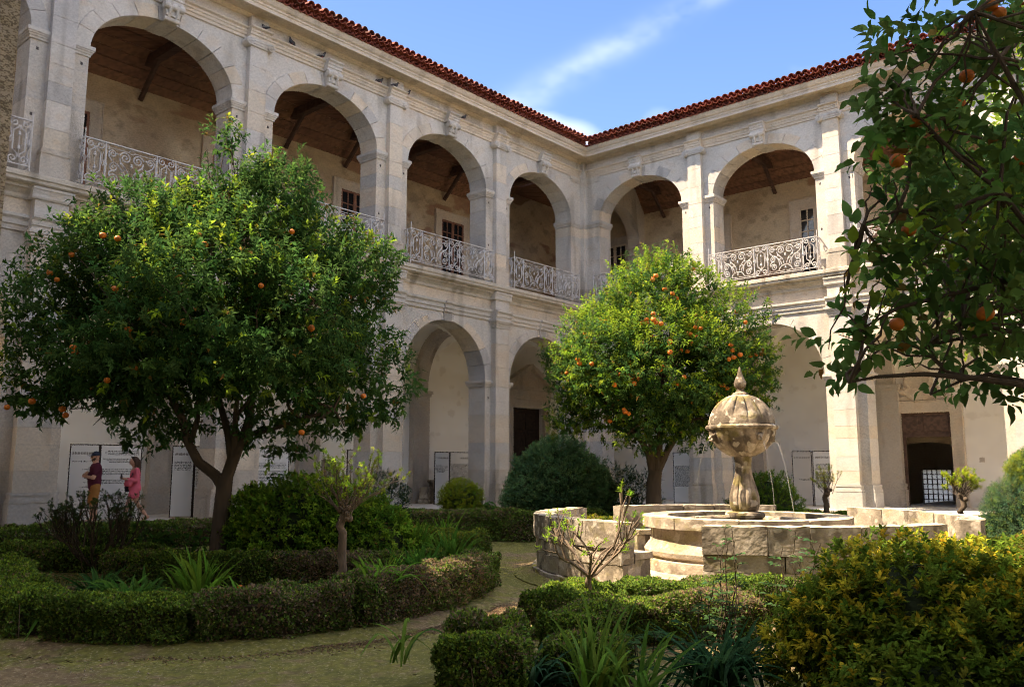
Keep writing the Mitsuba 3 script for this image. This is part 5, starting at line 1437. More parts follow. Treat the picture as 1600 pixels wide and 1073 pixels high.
def orange_tree(label, lobes, trunk, limbs, n, nl, L, W, seed, seg=1, dark=ODARK, py=0.16, span=0.20, thin=0.34, inner=0.5, extra=50, rr=0.035):
    g = np.random.default_rng(seed)
    key = thing('orange_tree', label, 'orange tree', 'orange trees of the garden')
    parts = [tube(np.array(p), np.linspace(a, b, len(p)), 10) for p, a, b in trunk]
    put(key, 'trunk', ply(cat(parts), 'bark', 50))
    br = []
    for p, a, b in limbs:
        br.append(tube(np.array(p), np.linspace(a, b, len(p)), 7))
    tips = [np.array(p[-1]) for p, a, b in limbs] + [np.array(p[len(p) // 2]) for p, a, b in limbs]
    lob = np.array(lobes)
    for k in range(extra):
        l = lob[g.integers(len(lob))]
        t = tips[int(np.argmin([np.linalg.norm(q - l[:3]) + g.uniform(0, 0.6) for q in tips]))]
        d = rdir(1, g)[0]
        br.append(limb(t, l[:3] + d * l[3] * 0.75, rr * g.uniform(0.6, 1), rr * 0.2, g, 0.06, 5, 7))
    put(key, 'branches', ply(cat(br), 'bark'))
    Pp, Dd = crown_points(sph(lobes), n, g, inner, thin, 1.05, seed, 0.48)
    up = Dd[:, 2]
    Dd = unit(Dd + np.array([0, 0, 0.35]) + g.normal(0, 0.35, Dd.shape))
    tops = (up > 0.45)
    a = shoots(Pp[~tops], Dd[~tops], nl, L, W, dark, OYOUNG, py * 0.45, g, seg, span, 0.55, 0.28, 0.22)
    b = shoots(Pp[tops], unit(Dd[tops] + np.array([0, 0, 0.5])), nl, L, W, dark, OYOUNG, min(0.9, py * 2.2), g, seg, span, 0.25, 0.28, 0.18)
    put(key, 'crown', leaf_shape(a + b, 'leaf_gloss', seg > 1))
    return key, Pp, Dd


lt, _, _ = orange_tree('large dark orange tree on the left with a forked trunk and a few oranges', LT, [(LTR, 0.155, 0.125), (LL, 0.10, 0.05), (LR1, 0.085, 0.04), (LR2, 0.095, 0.045)],
                       [(LL, 0.10, 0.05), (LL2, 0.06, 0.03), (LR1, 0.09, 0.04), (LR2, 0.09, 0.04), (LR3, 0.06, 0.03), (LOW1, 0.045, 0.02)], 8000, 9, 0.162, 0.064, 101, py=0.12, extra=90, thin=0.39)
hang(lt, [(a + 0.10, b - 0.12, c) for a, b, c in ORL], 1.25)
mt, Pm, Dm = orange_tree('sunlit orange tree full of small oranges behind the fountain', MT, [(MTR, 0.22, 0.17), (M1, 0.10, 0.05), (M2, 0.10, 0.05), (M3, 0.11, 0.05), (M4, 0.10, 0.05), (M5, 0.08, 0.04)],
                         [(M1, 0.09, 0.04), (M2, 0.09, 0.04), (M3, 0.09, 0.04), (M4, 0.09, 0.04), (M5, 0.07, 0.03)], 9500, 8, 0.135, 0.060, 102, py=0.62, extra=70, thin=0.36)
g = np.random.default_rng(9)
face = (Dm @ np.array([0.62, -0.75, 0.1])) > 0.35
cand = Pm[face & (Pm[:, 2] > 2.4)]
cl = cand[g.choice(len(cand), 62, replace=False)]
fr = []
for q in cl:
    for _ in range(g.integers(1, 4)):
        fr.append(q + np.array([0.45, -0.55, 0.0]) * 0.16 + g.normal(0, 0.07, 3))
hang(mt, fr, 1.45, g)
rt, _, _ = orange_tree('overhanging orange tree branches in the right foreground with big glossy leaves', RT, [(RTR, 0.12, 0.05), (RTB, 0.07, 0.02)],
                       [(R1, 0.022, 0.004), (R2, 0.018, 0.004), (R3, 0.018, 0.004), (R4, 0.014, 0.004), (R5, 0.016, 0.004), (R6, 0.012, 0.003), (R7, 0.010, 0.003)], 2000, 7, 0.084, 0.043, 103, seg=4, py=0.30, span=0.14, thin=0.36, inner=0.15, extra=110, rr=0.009, dark=(0.110, 0.195, 0.050))
hang(rt, ORR, 0.70)
single('fallen_orange', 'single fallen orange lying beside the inner hedge in the left bed', 'orange', FRUIT, TR(9.6, -21.55, GZ + 0.16, 20), group=None)


# ------------------------------------------------------------------ pollards, bare shrubs, rose canes
def grow(a, d, L, r, depth, g, out, tips, split=3, ang=0.55, up=0.25, shrink=0.68):
    n = 5
    p = [np.array(a)]
    dd = np.array(d)
    for _ in range(n):
        dd = unit(dd + g.normal(0, 0.12, 3) + np.array([0, 0, up * 0.15]))
        p.append(p[-1] + dd * L / n)
    out.append(tube(np.array(p), np.linspace(r, r * 0.72, n + 1), 6 if depth > 1 else 5))
    if depth == 0:
        tips.append((p[-1], dd)); return
    for k in range(split):
        u = unit(np.cross(dd, rdir(1, g)[0]))
        nd = unit(dd + u * ang * g.uniform(0.6, 1.3) + np.array([0, 0, up]))
        grow(p[-1] if k == 0 else p[g.integers(3, n + 1)], nd, L * shrink * g.uniform(0.75, 1.2), r * 0.68, depth - 1, g, out, tips, split, ang, up, shrink)


def pollard(name, label, catn, x, y, hz, rt_, twigs, tl, seed, leafn, L, col, lean=(0, 0), bark='bark_pale', spread=0.9, group=None, zb=GZ):
    g = np.random.default_rng(seed)
    key = thing(name, label, catn, group)
    base, head = np.array([x, y, zb - 0.03]), np.array([x + lean[0], y + lean[1], hz])
    pth = branch_path(base, head, g, 0.02, 9)
    tr_ = [tube(pth, np.linspace(rt_ * 1.15, rt_, 9), 9)]
    for _ in range(7):
        s = m3.Manifold.sphere(rt_ * g.uniform(0.6, 1.0), 12).translate(tuple(head + g.normal(0, rt_ * 0.8, 3)))
        mm = s.to_mesh(); tr_.append(trimesh.Trimesh(mm.vert_properties[:, :3], mm.tri_verts))
    put(key, 'trunk', ply(cat(tr_), bark, 50))
    out, Pp, Dd = [], [], []
    for _ in range(twigs):
        d = rdir(1, g)[0] * spread; d[2] = abs(d[2]) + 0.55
        tips = []
        grow(head + g.normal(0, rt_ * 0.7, 3), unit(d), tl * g.uniform(0.55, 1.1), 0.0085, 1, g, out, tips, 2, 0.45, 0.2, 0.45)
        for t, dd in tips:
            Pp.append(t); Dd.append(dd)
            Pp.append(t - dd * tl * 0.15); Dd.append(dd)
    put(key, 'twigs', ply(cat(out), bark))
    Pp, Dd = np.array(Pp), np.array(Dd)
    put(key, 'foliage', leaf_shape(shoots(Pp, Dd, leafn, L, L * 0.5, col, tuple(np.array(col) * 1.3), 0.4, g, 1, 0.05, 0.0, 0.3, 0.1, 1.0), 'leaf_soft'))


pollard('pollarded_shrub', 'pollarded shrub with lime leaf tufts in front of the rounded green bush', 'shrub', 10.87, -20.8, 0.66, 0.056, 44, 0.64, 111, 10, 0.062, (0.25, 0.35, 0.03), (0.05, 0.03))
pollard('pollarded_shrub', 'small pollarded shrub with twisted stem before the sunlit granite pier base', 'shrub', 12.89, -8.22, 0.72, 0.06, 18, 0.42, 112, 8, 0.06, (0.24, 0.27, 0.03), (0.02, 0), 'bark')
pollard('pollarded_shrub', 'small pollarded shrub with yellow green crown left of the dark yew', 'shrub', 16.1, -9.41, 0.72, 0.055, 30, 0.36, 113, 12, 0.065, (0.26, 0.31, 0.025), (-0.02, 0.02), 'bark')


def bare_tree(name, label, catn, x, y, hz, rt_, nfork, L0, depth, seed, leafn, L, col, split=3, ang=0.6, up=0.2, shrink=0.66, bark='bark_pale', group=None):
    g = np.random.default_rng(seed)
    key = thing(name, label, catn, group)
    base, head = np.array([x, y, GZ - 0.03]), np.array([x + 0.02, y, hz])
    put(key, 'trunk', ply(tube(branch_path(base, head, g, 0.01, 7), np.linspace(rt_ * 1.2, rt_, 7), 9), bark, 50))
    out, tips = [], []
    for k in range(nfork):
        a = 2 * math.pi * k / nfork + g.uniform(-0.3, 0.3)
        d = unit(np.array([math.cos(a) * 0.85, math.sin(a) * 0.85, 0.62]))
        grow(head - np.array([0, 0, 0.02]), d, L0 * g.uniform(0.8, 1.15), rt_ * 0.58, depth, g, out, tips, split, ang, up, shrink)
    put(key, 'branches', ply(cat(out), bark))
    if leafn:
        Pp, Dd = np.array([t for t, d in tips]), np.array([d for t, d in tips])
        put(key, 'foliage', leaf_shape(shoots(Pp, Dd, leafn, L, L * 0.45, col, tuple(np.array(col) * 1.2), 0.4, g, 1, 0.06, 0.0, 0.3, 0.1, 0.95), 'leaf_soft'))
    return key


bare_tree('bare_tree', 'small bare tree with pale forked branches and lime buds before the left bench', 'tree', 14.95, -20.57, 0.10, 0.034, 6, 0.40, 2, 131, 9, 0.052, (0.22, 0.36, 0.03), 3, 0.75, 0.22, 0.74)
bare_tree('twiggy_shrub', 'bare dark twiggy shrub in front of the two walkers', 'shrub', 5.56, -21.81, -0.40, 0.04, 9, 0.56, 3, 133, 7, 0.085, (0.055, 0.095, 0.028), 3, 0.5, 0.45, 0.70, 'twig')


def rose(label, x, y, n, h, seed):
    g = np.random.default_rng(seed)
    key = thing('rose_bush', label, 'rose', 'rose canes before the fountain')
    st, parts, pet = [], [], []
    for i in range(n):
        b = np.array([x + g.normal(0, 0.13), y + g.normal(0, 0.13), GZ])
        e = b + np.array([g.normal(0, 0.13), g.normal(0, 0.13), h * g.uniform(0.5, 1.05)])
        p = branch_path(b, e, g, 0.0, 9); st.append(tube(p, np.linspace(0.009, 0.0035, 9), 5))
        for k in range(2, 9):
            if g.random() < 0.75:
                a = g.uniform(0, 6.28); ax = unit(np.array([math.cos(a), math.sin(a), 0.25]))
                q = p[k] + ax * 0.11; st.append(tube([p[k], q], 0.002, 4))
                sd = unit(np.cross(ax, [0, 0, 1.0]))
                B = np.array([q, p[k] + ax * 0.09 + sd * 0.003, p[k] + ax * 0.09 - sd * 0.003, p[k] + ax * 0.05 + sd * 0.003, p[k] + ax * 0.05 - sd * 0.003])
                A = np.array([ax, unit(ax * 0.4 + sd), unit(ax * 0.4 - sd), unit(ax * 0.3 + sd), unit(ax * 0.3 - sd)])
                L = np.array([0.07, 0.062, 0.062, 0.05, 0.05]) * g.uniform(0.8, 1.15)
                parts.append(leaves(B, A, np.tile([0, 0, 1.0], (5, 1)) + g.normal(0, 0.25, (5, 3)), L, L * 0.66, tint((0.062, 0.125, 0.045), 5, g, 0.25), 0.2, 0.15, 4))
    put(key, 'foliage', leaf_shape(parts, 'leaf_gloss', True))
    put(key, 'canes', ply(cat(st), 'twig'))
    return key


rose('tall thin rose canes rising left of the golden bush before the fountain basin', 16.62, -20.65, 9, 1.30, 141)
rose('second clump of rose canes against the front bench stones', 17.15, -20.1, 9, 1.15, 142)
rose('low rose shoots beside the dark arching strap leaves', 16.95, -21.7, 8, 0.85, 143)
rose('low rose shoots between the near hedge and the strap leaf clump', 16.75, -22.4, 7, 0.55, 144)

# ------------------------------------------------------------------ things in the galleries
def text_lines(w, z_top, n, gap, h, r, ind=0.0, v=0.013, skip=()):
    o = []
    for i in range(n):
        if i in skip:
            continue
        u = -w / 2 + ind * r.uniform(0, 1); end = w / 2 - (r.uniform(0, 0.5 * w) if r.random() < 0.2 else r.uniform(0, 0.06 * w))
        z = z_top - i * gap
        while u < end:
            L = min(r.uniform(0.02, 0.10), end - u)
            o.append(bx(u, u + L, v, v + 0.002, z - h, z))
            u += L + 0.018
    return o


def title(txt, w, z, h):
    m = meshkit.text_mesh(txt, h, 0.002, True)
    v = np.array(m.vertices); s = min(1.0, w / v[:, 0].max()); x = v[:, 0] * s; x -= x.max() / 2
    # text plane x-y -> board plane u-z, facing +v ; u is mirrored so that it reads from the front
    return trimesh.Trimesh(np.stack([x, 0.013 + v[:, 2], z + v[:, 1] * s], 1), m.faces[:, ::-1], process=False)


def board(parent, name, a, b, z1, seed, mat='board', txt=None, n=10, h=0.018, gap=0.042, top=0.34, narrow=False, groups=None, ttl=False):
    """A framed board from a to b (plan points); read from the side to the right of a->b turned towards the court."""
    a, b = np.array(a, float), np.array(b, float)
    w = np.linalg.norm(b - a); c = (a + b) / 2
    ang = math.degrees(math.atan2(b[1] - a[1], b[0] - a[0]))
    to = TR(c[0], c[1], 0, ang) @ T().rotate([0, 0, 1], 180)
    # local: +u runs from b to a ... reading direction for a viewer on the +v side is -u, so mirror text
    r = np.random.default_rng(seed)
    k = put(parent, name, ply(bx(-w / 2 + 0.02, w / 2 - 0.02, -0.012, 0.012, FLOOR + 0.04, z1 - 0.02), mat), to)
    put(k, 'frame', ply(cat([bx(-w / 2, -w / 2 + 0.025, -0.02, 0.02, FLOOR, z1), bx(w / 2 - 0.025, w / 2, -0.02, 0.02, FLOOR, z1), bx(-w / 2 + 0.025, w / 2 - 0.025, -0.02, 0.02, z1 - 0.025, z1)]), 'metal_brown'), to)
    o = []
    for (zt, nn, ind) in (groups or [(z1 - top, n, 0.0)]):
        o += text_lines(w - 0.14, zt, nn, gap, h, r, ind)
    m = cat(o); v = np.array(m.vertices); v[:, 0] *= -1; m = trimesh.Trimesh(v, m.faces[:, ::-1], process=False)
    put(k, 'text', ply(m, 'ink'), to, kind='stuff')
    if txt:
        t_ = title(txt, w - 0.12, z1 - 0.27, 0.075); v = np.array(t_.vertices); v[:, 0] *= -1
        put(k, 'heading', ply(trimesh.Trimesh(v, t_.faces[:, ::-1], process=False), 'ink_soft'), to)
    elif ttl:
        hd = text_lines(w - 0.12, z1 - 0.2, 1, 0.1, 0.06, r); m = cat(hd); put(k, 'heading', ply(m, 'ink_soft'), to)
    return k


def panel(label, leaves_, mat='board', **kw):
    key = thing('information_panel', label, 'information panel', 'white information panels in the galleries')
    for i, (a, b, extra) in enumerate(leaves_):
        board(key, 'board', a, b, 1.88, len(key) + i * 7 + int(abs(a[1]) * 10), **{**kw, 'mat': mat, **extra})
    return key


panel('white information panel edge beside the pier at the far left', [((-1.9, -20.9), (-1.9, -19.56), {})])
panel('wide white information panel directly behind the two walkers', [((-2.15, -19.2), (-1.9, -18.56), {'groups': [(1.45, 1, 0), (1.25, 9, 0.3)], 'gap': 0.11, 'ttl': True}), ((-1.9, -18.55), (-1.9, -17.45), {'groups': [(1.72, 3, 0.2), (1.52, 3, 0.2), (1.25, 4, 0), (0.98, 3, 0), (0.6, 4, 0)]})])
panel('folded white information panel seen left of the forked orange trunk', [((-1.85, -16.62), (-1.6, -16.1), {'groups': [(1.45, 6, 0)], 'ttl': True}), ((-1.6, -16.09), (-1.9, -15.0), {'groups': [(1.6, 20, 0)], 'ttl': True})])
panel('white information panel headed DOCES CONVENTUAIS', [((-2.0, -14.35), (-2.0, -12.75), {'txt': 'DOCES CONVENTUAIS', 'groups': [(1.42, 4, 0), (1.19, 8, 0), (0.72, 2, 0.5)]})])
panel('white information panel corner half hidden by a pier beside the standing stone', [((-2.0, -10.5), (-2.0, -9.3), {'groups': [(1.4, 8, 0)], 'ttl': True})])
panel('folded white information panel behind the small round clipped bush', [((-2.7, -5.85), (-2.5, -5.26), {'groups': [(1.38, 7, 0)], 'ttl': True}), ((-2.5, -5.25), (-2.5, -3.9), {'groups': [(1.42, 18, 0)], 'ttl': True, 'gap': 0.036})])
panel('narrow white information panel right of the middle orange tree trunk', [((3.32, 1.2), (4.4, 1.2), {'groups': [(1.35, 20, 0)], 'gap': 0.04})])
panel('grey and cream information panel beside the sunlit pier on the right', [((7.83, 1.85), (8.5, 2.0), {'mat': 'board_grey', 'groups': [(0.9, 2, 0.3)], 'ttl': True}), ((8.53, 2.0), (9.6, 2.0), {'groups': [(1.42, 5, 0.2), (1.15, 6, 0), (0.85, 3, 0)], 'ttl': True})])

single('standing_stone', 'dark weathered standing stone with rounded shoulders in the shaded gallery', 'stone', ply(rough_edges(ext_plan(Polygon([(-0.16, -0.17), (0.16, -0.17), (0.16, 0.17), (-0.16, 0.17)]), FLOOR, 1.55), 0.03), 'stone_bench_b', 40), TR(-2.2, -11.08, 0))
k = thing('carved_stone', 'small pale carved column fragment standing on the gallery floor', 'stone', 'stone fragments in the shaded gallery')
put(k, 'shaft', ply(rough_edges(rbox(-0.17, 0.17, -0.16, 0.16, FLOOR + 0.16, 0.55, 0.03), 0.02), 'stone_bench', 40), TR(-3.5, -5.55, 0, 20))
put(k, 'foot', ply(rough_edges(rbox(-0.22, 0.22, -0.2, 0.2, FLOOR, FLOOR + 0.16, 0.02), 0.02), 'stone_bench', 40), TR(-3.5, -5.55, 0, 20))
k = thing('carved_stone', 'taller dark moulded stone pedestal beside the folded white panel', 'stone', 'stone fragments in the shaded gallery')
put(k, 'shaft', ply(rbox(-0.22, 0.22, -0.22, 0.22, 0.24, 0.72, 0.02), 'stone_bench_b'), TR(-3.85, -4.75, 0))
put(k, 'foot', ply(rbox(-0.29, 0.29, -0.29, 0.29, FLOOR, 0.24, 0.02), 'stone_bench_b'), TR(-3.85, -4.75, 0))
put(k, 'cap', ply(rbox(-0.28, 0.28, -0.28, 0.28, 0.72, 0.82, 0.02), 'stone_bench_b'), TR(-3.85, -4.75, 0))


# ------------------------------------------------------------------ people and pigeons
def body(joints, bones, ell_=0.035, it=6):
    """One continuous figure: hulls of the spheres at the joints, refined and smoothed."""
    S = {k: (np.array(p, float), r) for k, (p, r) in joints.items()}
    ms = []
    for b in bones:
        ms.append(m3.Manifold.batch_hull([m3.Manifold.sphere(S[k][1], 18).translate(tuple(S[k][0])) for k in b]))
    m = m3.Manifold.batch_boolean(ms, m3.OpType.Add).refine_to_length(ell_)
    q = m.to_mesh(); t_ = trimesh.Trimesh(q.vert_properties[:, :3], q.tri_verts)
    trimesh.smoothing.filter_taubin(t_, iterations=it)
    return t_


def hand(J, wrist, d, n, s=1.0, close=0.9, tag='r'):
    """Palm, five bent fingers: d = hand direction, n = palm normal. Adds joints; returns bones."""
    d, n = unit(d), unit(n); side = np.cross(d, n)
    w = np.array(wrist, float); B = []
    J[tag + 'p0'] = (w + d * 0.02 * s, 0.022 * s)
    for k, (o, L) in enumerate(((-0.027, 0.070), (-0.009, 0.078), (0.009, 0.074), (0.027, 0.060))):
        kn = w + d * 0.088 * s + side * o * s
        J[f'{tag}k{k}'] = (kn, 0.0115 * s)
        a = kn + unit(d + n * close * 0.5) * L * 0.5 * s
        b = a + unit(d * (1 - close) + n * close) * L * 0.5 * s
        J[f'{tag}a{k}'] = (a, 0.0095 * s); J[f'{tag}b{k}'] = (b, 0.008 * s)
        B += [(tag + 'p0', f'{tag}k{k}'), (f'{tag}k{k}', f'{tag}a{k}'), (f'{tag}a{k}', f'{tag}b{k}')]
    B.append((tag + 'p0', tag + 'k0', tag + 'k3'))
    J[tag + 't0'] = (w + d * 0.035 * s - side * 0.03 * s, 0.013 * s); J[tag + 't1'] = (w + d * 0.075 * s - side * 0.05 * s + n * 0.025 * s, 0.010 * s)
    B += [(tag + 'p0', tag + 't0'), (tag + 't0', tag + 't1')]
    return B


def head_bones(J, c, f, s=1.0):
    """Head at c facing f (unit, horizontal-ish): skull, jaw, nose, ears, brow, mouth."""
    c = np.array(c, float); f = unit(f); up = np.array([0, 0, 1.0]); sd = np.cross(up, f); u = np.cross(f, sd)
    P_ = lambda a, b, k: c + f * a * s + sd * b * s + u * k * s
    J['skull'] = (P_(-0.02, 0, 0.035), 0.088 * s); J['brow'] = (P_(0.030, 0, 0.018), 0.068 * s); J['jaw'] = (P_(0.045, 0, -0.072), 0.034 * s)
    J['chk1'] = (P_(0.035, 0.035, -0.03), 0.032 * s); J['chk2'] = (P_(0.035, -0.035, -0.03), 0.032 * s)
    J['nose0'] = (P_(0.088, 0, 0.005), 0.010 * s); J['nose1'] = (P_(0.106, 0, -0.028), 0.012 * s)
    J['lip1'] = (P_(0.078, 0.016, -0.055), 0.009 * s); J['lip2'] = (P_(0.078, -0.016, -0.055), 0.009 * s)
    for k, b in (('e1', 0.082), ('e2', -0.082)):
        J[k + 'a'] = (P_(-0.01, b, 0.015), 0.012 * s); J[k + 'b'] = (P_(-0.006, b * 0.97, -0.025), 0.009 * s)
    return [('skull', 'brow'), ('skull', 'chk1', 'chk2', 'jaw'), ('brow', 'chk1', 'chk2'), ('nose0', 'nose1'), ('lip1', 'lip2'), ('e1a', 'e1b'), ('e2a', 'e2b'), ('neck', 'skull'), ('neck', 'jaw')]


def hull(*sp):
    return m3.Manifold.batch_hull([m3.Manifold.sphere(r, 18).translate(tuple(p)) for p, r in sp])


def soft(ms, L=0.03, it=5):
    m = m3.Manifold.batch_boolean(ms, m3.OpType.Add).refine_to_length(L); q = m.to_mesh()
    t_ = trimesh.Trimesh(q.vert_properties[:, :3], q.tri_verts); trimesh.smoothing.filter_taubin(t_, iterations=it)
    return t_


# the man: facing +x locally, standing with his arms crossed
man = thing('person', 'man in a dark cap, maroon T-shirt and ochre shorts standing with crossed arms', 'person')
MT_ = TR(-0.95, -19.05, FLOOR, -100)
J = {'neck': ((0.0, 0, 1.47), 0.056), 'chest': ((0.0, 0, 1.30), 0.135), 'sh1': ((-0.005, 0.175, 1.385), 0.062), 'sh2': ((-0.005, -0.175, 1.385), 0.062), 'belly': ((0.02, 0, 1.06), 0.135), 'hip': ((0, 0, 0.90), 0.13),
     'el1': ((0.10, 0.255, 1.10), 0.045), 'wr1': ((0.245, -0.03, 1.14), 0.031), 'el2': ((0.09, -0.255, 1.09), 0.045), 'wr2': ((0.235, 0.05, 1.20), 0.031),
     'h1': ((0, 0.09, 0.86), 0.092), 'h2': ((0, -0.09, 0.86), 0.092), 'k1': ((0.015, 0.10, 0.48), 0.057), 'k2': ((0.03, -0.10, 0.48), 0.057), 'c1': ((-0.02, 0.105, 0.33), 0.054), 'c2': ((-0.005, -0.105, 0.33), 0.054),
     'a1': ((-0.02, 0.11, 0.085), 0.036), 'a2': ((0.0, -0.11, 0.085), 0.036), 't1': ((0.15, 0.13, 0.03), 0.03), 't2': ((0.17, -0.13, 0.03), 0.03), 'hl1': ((-0.05, 0.11, 0.035), 0.035), 'hl2': ((-0.03, -0.11, 0.035), 0.035)}
B = [('neck', 'chest'), ('chest', 'sh1', 'neck'), ('chest', 'sh2', 'neck'), ('chest', 'belly'), ('belly', 'hip'), ('hip', 'h1', 'h2'), ('sh1', 'el1'), ('el1', 'wr1'), ('sh2', 'el2'), ('el2', 'wr2')]
for s in '12':
    B += [('h' + s, 'k' + s), ('k' + s, 'c' + s), ('c' + s, 'a' + s), ('a' + s, 'hl' + s), ('a' + s, 't' + s, 'hl' + s)]
B += head_bones(J, (0.03, 0, 1.60), (0.98, 0.15, -0.08), 0.98)
B += hand(J, J['wr1'][0], (0.1, -1, 0.05), (-1, -0.2, 0), 1, 0.35, 'l') + hand(J, J['wr2'][0], (0.0, 1, 0.25), (-1, 0.2, 0), 1, 0.35, 'r')
put(man, 'body', ply(body(J, B, 0.02), 'skin', True), MT_)
put(man, 't_shirt', ply(soft([hull(((0, 0, 1.30), 0.150), ((0.02, 0, 1.06), 0.152), ((0.005, 0, 0.90), 0.148)), hull(((0, 0, 1.30), 0.15), ((-0.005, 0.175, 1.39), 0.073), ((0, 0, 1.42), 0.07)), hull(((0, 0, 1.30), 0.15), ((-0.005, -0.175, 1.39), 0.073), ((0, 0, 1.42), 0.07)),
                              hull(((-0.005, 0.175, 1.385), 0.075), ((0.065, 0.232, 1.19), 0.064)), hull(((-0.005, -0.175, 1.385), 0.075), ((0.06, -0.232, 1.19), 0.064))]), 'cloth_maroon', True), MT_)
put(man, 'shirt_print', ply(rbox(0.150, 0.158, -0.05, 0.07, 1.24, 1.36, 0.003), 'cloth_white'), MT_)
put(man, 'shorts', ply(soft([hull(((0, 0, 0.93), 0.145), ((0, 0.09, 0.84), 0.105), ((0, -0.09, 0.84), 0.105)), hull(((0, 0.09, 0.84), 0.108), ((0.015, 0.105, 0.52), 0.085)), hull(((0, -0.09, 0.84), 0.108), ((0.03, -0.105, 0.52), 0.085))]), 'cloth_ochre', True), MT_)
cap = m3.Manifold.sphere(0.103, 32).translate((0.012, 0.0, 1.642)).trim_by_plane((0.05, 0, 1), 1.635)
brim = m3.Manifold.cylinder(0.014, 0.085, 0.08, 28).scale((1.25, 0.95, 1)).translate((0.105, 0.015, 1.632))
mm = (cap + brim).to_mesh()
put(man, 'cap', ply(trimesh.Trimesh(mm.vert_properties[:, :3], mm.tri_verts), 'cloth_navy', 40), MT_)
put(man, 'sunglasses', ply(cat([rbox(0.105, 0.122, -0.065, -0.006, 1.588, 1.622, 0.005), rbox(0.105, 0.122, 0.012, 0.075, 1.588, 1.622, 0.005), bx(0.108, 0.116, -0.008, 0.014, 1.61, 1.618), bx(0.0, 0.11, -0.088, -0.082, 1.608, 1.616)]), 'rubber_black'), MT_)
put(man, 'beard', ply(soft([hull(((0.070, 0.0, 1.535), 0.040), ((0.045, 0.045, 1.565), 0.034), ((0.045, -0.045, 1.565), 0.034), ((0.06, 0, 1.515), 0.036))], 0.02, 3), 'beard', True), MT_)
for s in (1, -1):
    put(man, 'shoe', ply(soft([hull(((-0.045 if s > 0 else -0.025, 0.11 * s, 0.045), 0.043), ((0.14 if s > 0 else 0.16, 0.13 * s, 0.038), 0.036))], 0.03, 3), 'shoe', True), MT_)

# the woman: walking, looking down at her phone
wom = thing('person', 'woman with brown hair in a pink playsuit walking and looking at her phone', 'person')
WT = TR(-0.95, -18.05, FLOOR, -100)
J = {'neck': ((0.03, 0, 1.36), 0.046), 'chest': ((0.0, 0, 1.19), 0.112), 'sh1': ((0.0, 0.145, 1.28), 0.048), 'sh2': ((0.0, -0.145, 1.28), 0.048), 'belly': ((0.0, 0, 0.99), 0.10), 'hip': ((-0.01, 0, 0.84), 0.128),
     'el1': ((0.02, 0.20, 1.02), 0.036), 'wr1': ((0.22, 0.10, 1.05), 0.026), 'el2': ((0.03, -0.20, 1.02), 0.036), 'wr2': ((0.235, -0.07, 1.08), 0.026),
     'h1': ((0, 0.085, 0.80), 0.092), 'h2': ((-0.01, -0.085, 0.80), 0.092), 'k1': ((0.16, 0.08, 0.46), 0.054), 'k2': ((-0.10, -0.08, 0.45), 0.054), 'c1': ((0.19, 0.08, 0.31), 0.049), 'c2': ((-0.22, -0.08, 0.31), 0.049),
     'a1': ((0.24, 0.08, 0.085), 0.031), 'a2': ((-0.36, -0.08, 0.125), 0.031), 'hl1': ((0.21, 0.08, 0.04), 0.03), 'hl2': ((-0.40, -0.08, 0.10), 0.03), 't1': ((0.38, 0.09, 0.05), 0.026), 't2': ((-0.24, -0.09, 0.028), 0.026)}
B = [('neck', 'chest'), ('chest', 'sh1', 'neck'), ('chest', 'sh2', 'neck'), ('chest', 'belly'), ('belly', 'hip'), ('hip', 'h1', 'h2'), ('sh1', 'el1'), ('el1', 'wr1'), ('sh2', 'el2'), ('el2', 'wr2')]
for s in '12':
    B += [('h' + s, 'k' + s), ('k' + s, 'c' + s), ('c' + s, 'a' + s), ('a' + s, 'hl' + s), ('a' + s, 't' + s, 'hl' + s)]
B += head_bones(J, (0.065, 0, 1.485), (0.88, 0.05, -0.42), 0.92)
B += hand(J, J['wr1'][0], (1, -0.35, 0.2), (0.2, -0.9, 0.4), 0.9, 0.6, 'l') + hand(J, J['wr2'][0], (1, 0.25, 0.15), (0.2, 0.9, 0.4), 0.9, 0.6, 'r')
put(wom, 'body', ply(body(J, B, 0.02), 'skin', True), WT)
slv = lambda s: [hull(((0, 0.145 * s, 1.285), 0.060), ((0.02, 0.20 * s, 1.02), 0.056)), hull(((0.02, 0.20 * s, 1.02), 0.056), ((0.155, (0.13 if s > 0 else 0.11) * s, 1.035), 0.062)), hull(((0.125, (0.14 if s > 0 else 0.12) * s, 1.03), 0.058), ((0.165, 0.125 * s, 0.93), 0.066))]
put(wom, 'playsuit', ply(soft([hull(((0, 0, 1.19), 0.125), ((0, 0, 0.99), 0.122)), hull(((0, 0, 1.0), 0.122), ((-0.01, 0, 0.84), 0.150)), hull(((0, 0, 1.19), 0.125), ((0, 0.145, 1.285), 0.058), ((0.01, 0, 1.30), 0.06)), hull(((0, 0, 1.19), 0.125), ((0, -0.145, 1.285), 0.058), ((0.01, 0, 1.30), 0.06)),
                               hull(((0, 0.085, 0.83), 0.115), ((0.065, 0.085, 0.655), 0.103)), hull(((-0.01, -0.085, 0.83), 0.115), ((-0.05, -0.085, 0.655), 0.103))] + slv(1) + slv(-1)), 'cloth_pink', True), WT)
put(wom, 'hair', ply(soft([hull(((0.03, 0, 1.535), 0.098), ((-0.02, 0, 1.49), 0.088)), hull(((-0.03, 0, 1.48), 0.085), ((-0.055, 0.03, 1.25), 0.052), ((-0.055, -0.03, 1.25), 0.052)), hull(((0.02, 0.07, 1.50), 0.035), ((0.03, 0.085, 1.33), 0.024)), hull(((0.02, -0.07, 1.50), 0.035), ((0.03, -0.085, 1.33), 0.024))], 0.025, 3), 'hair', True), WT)
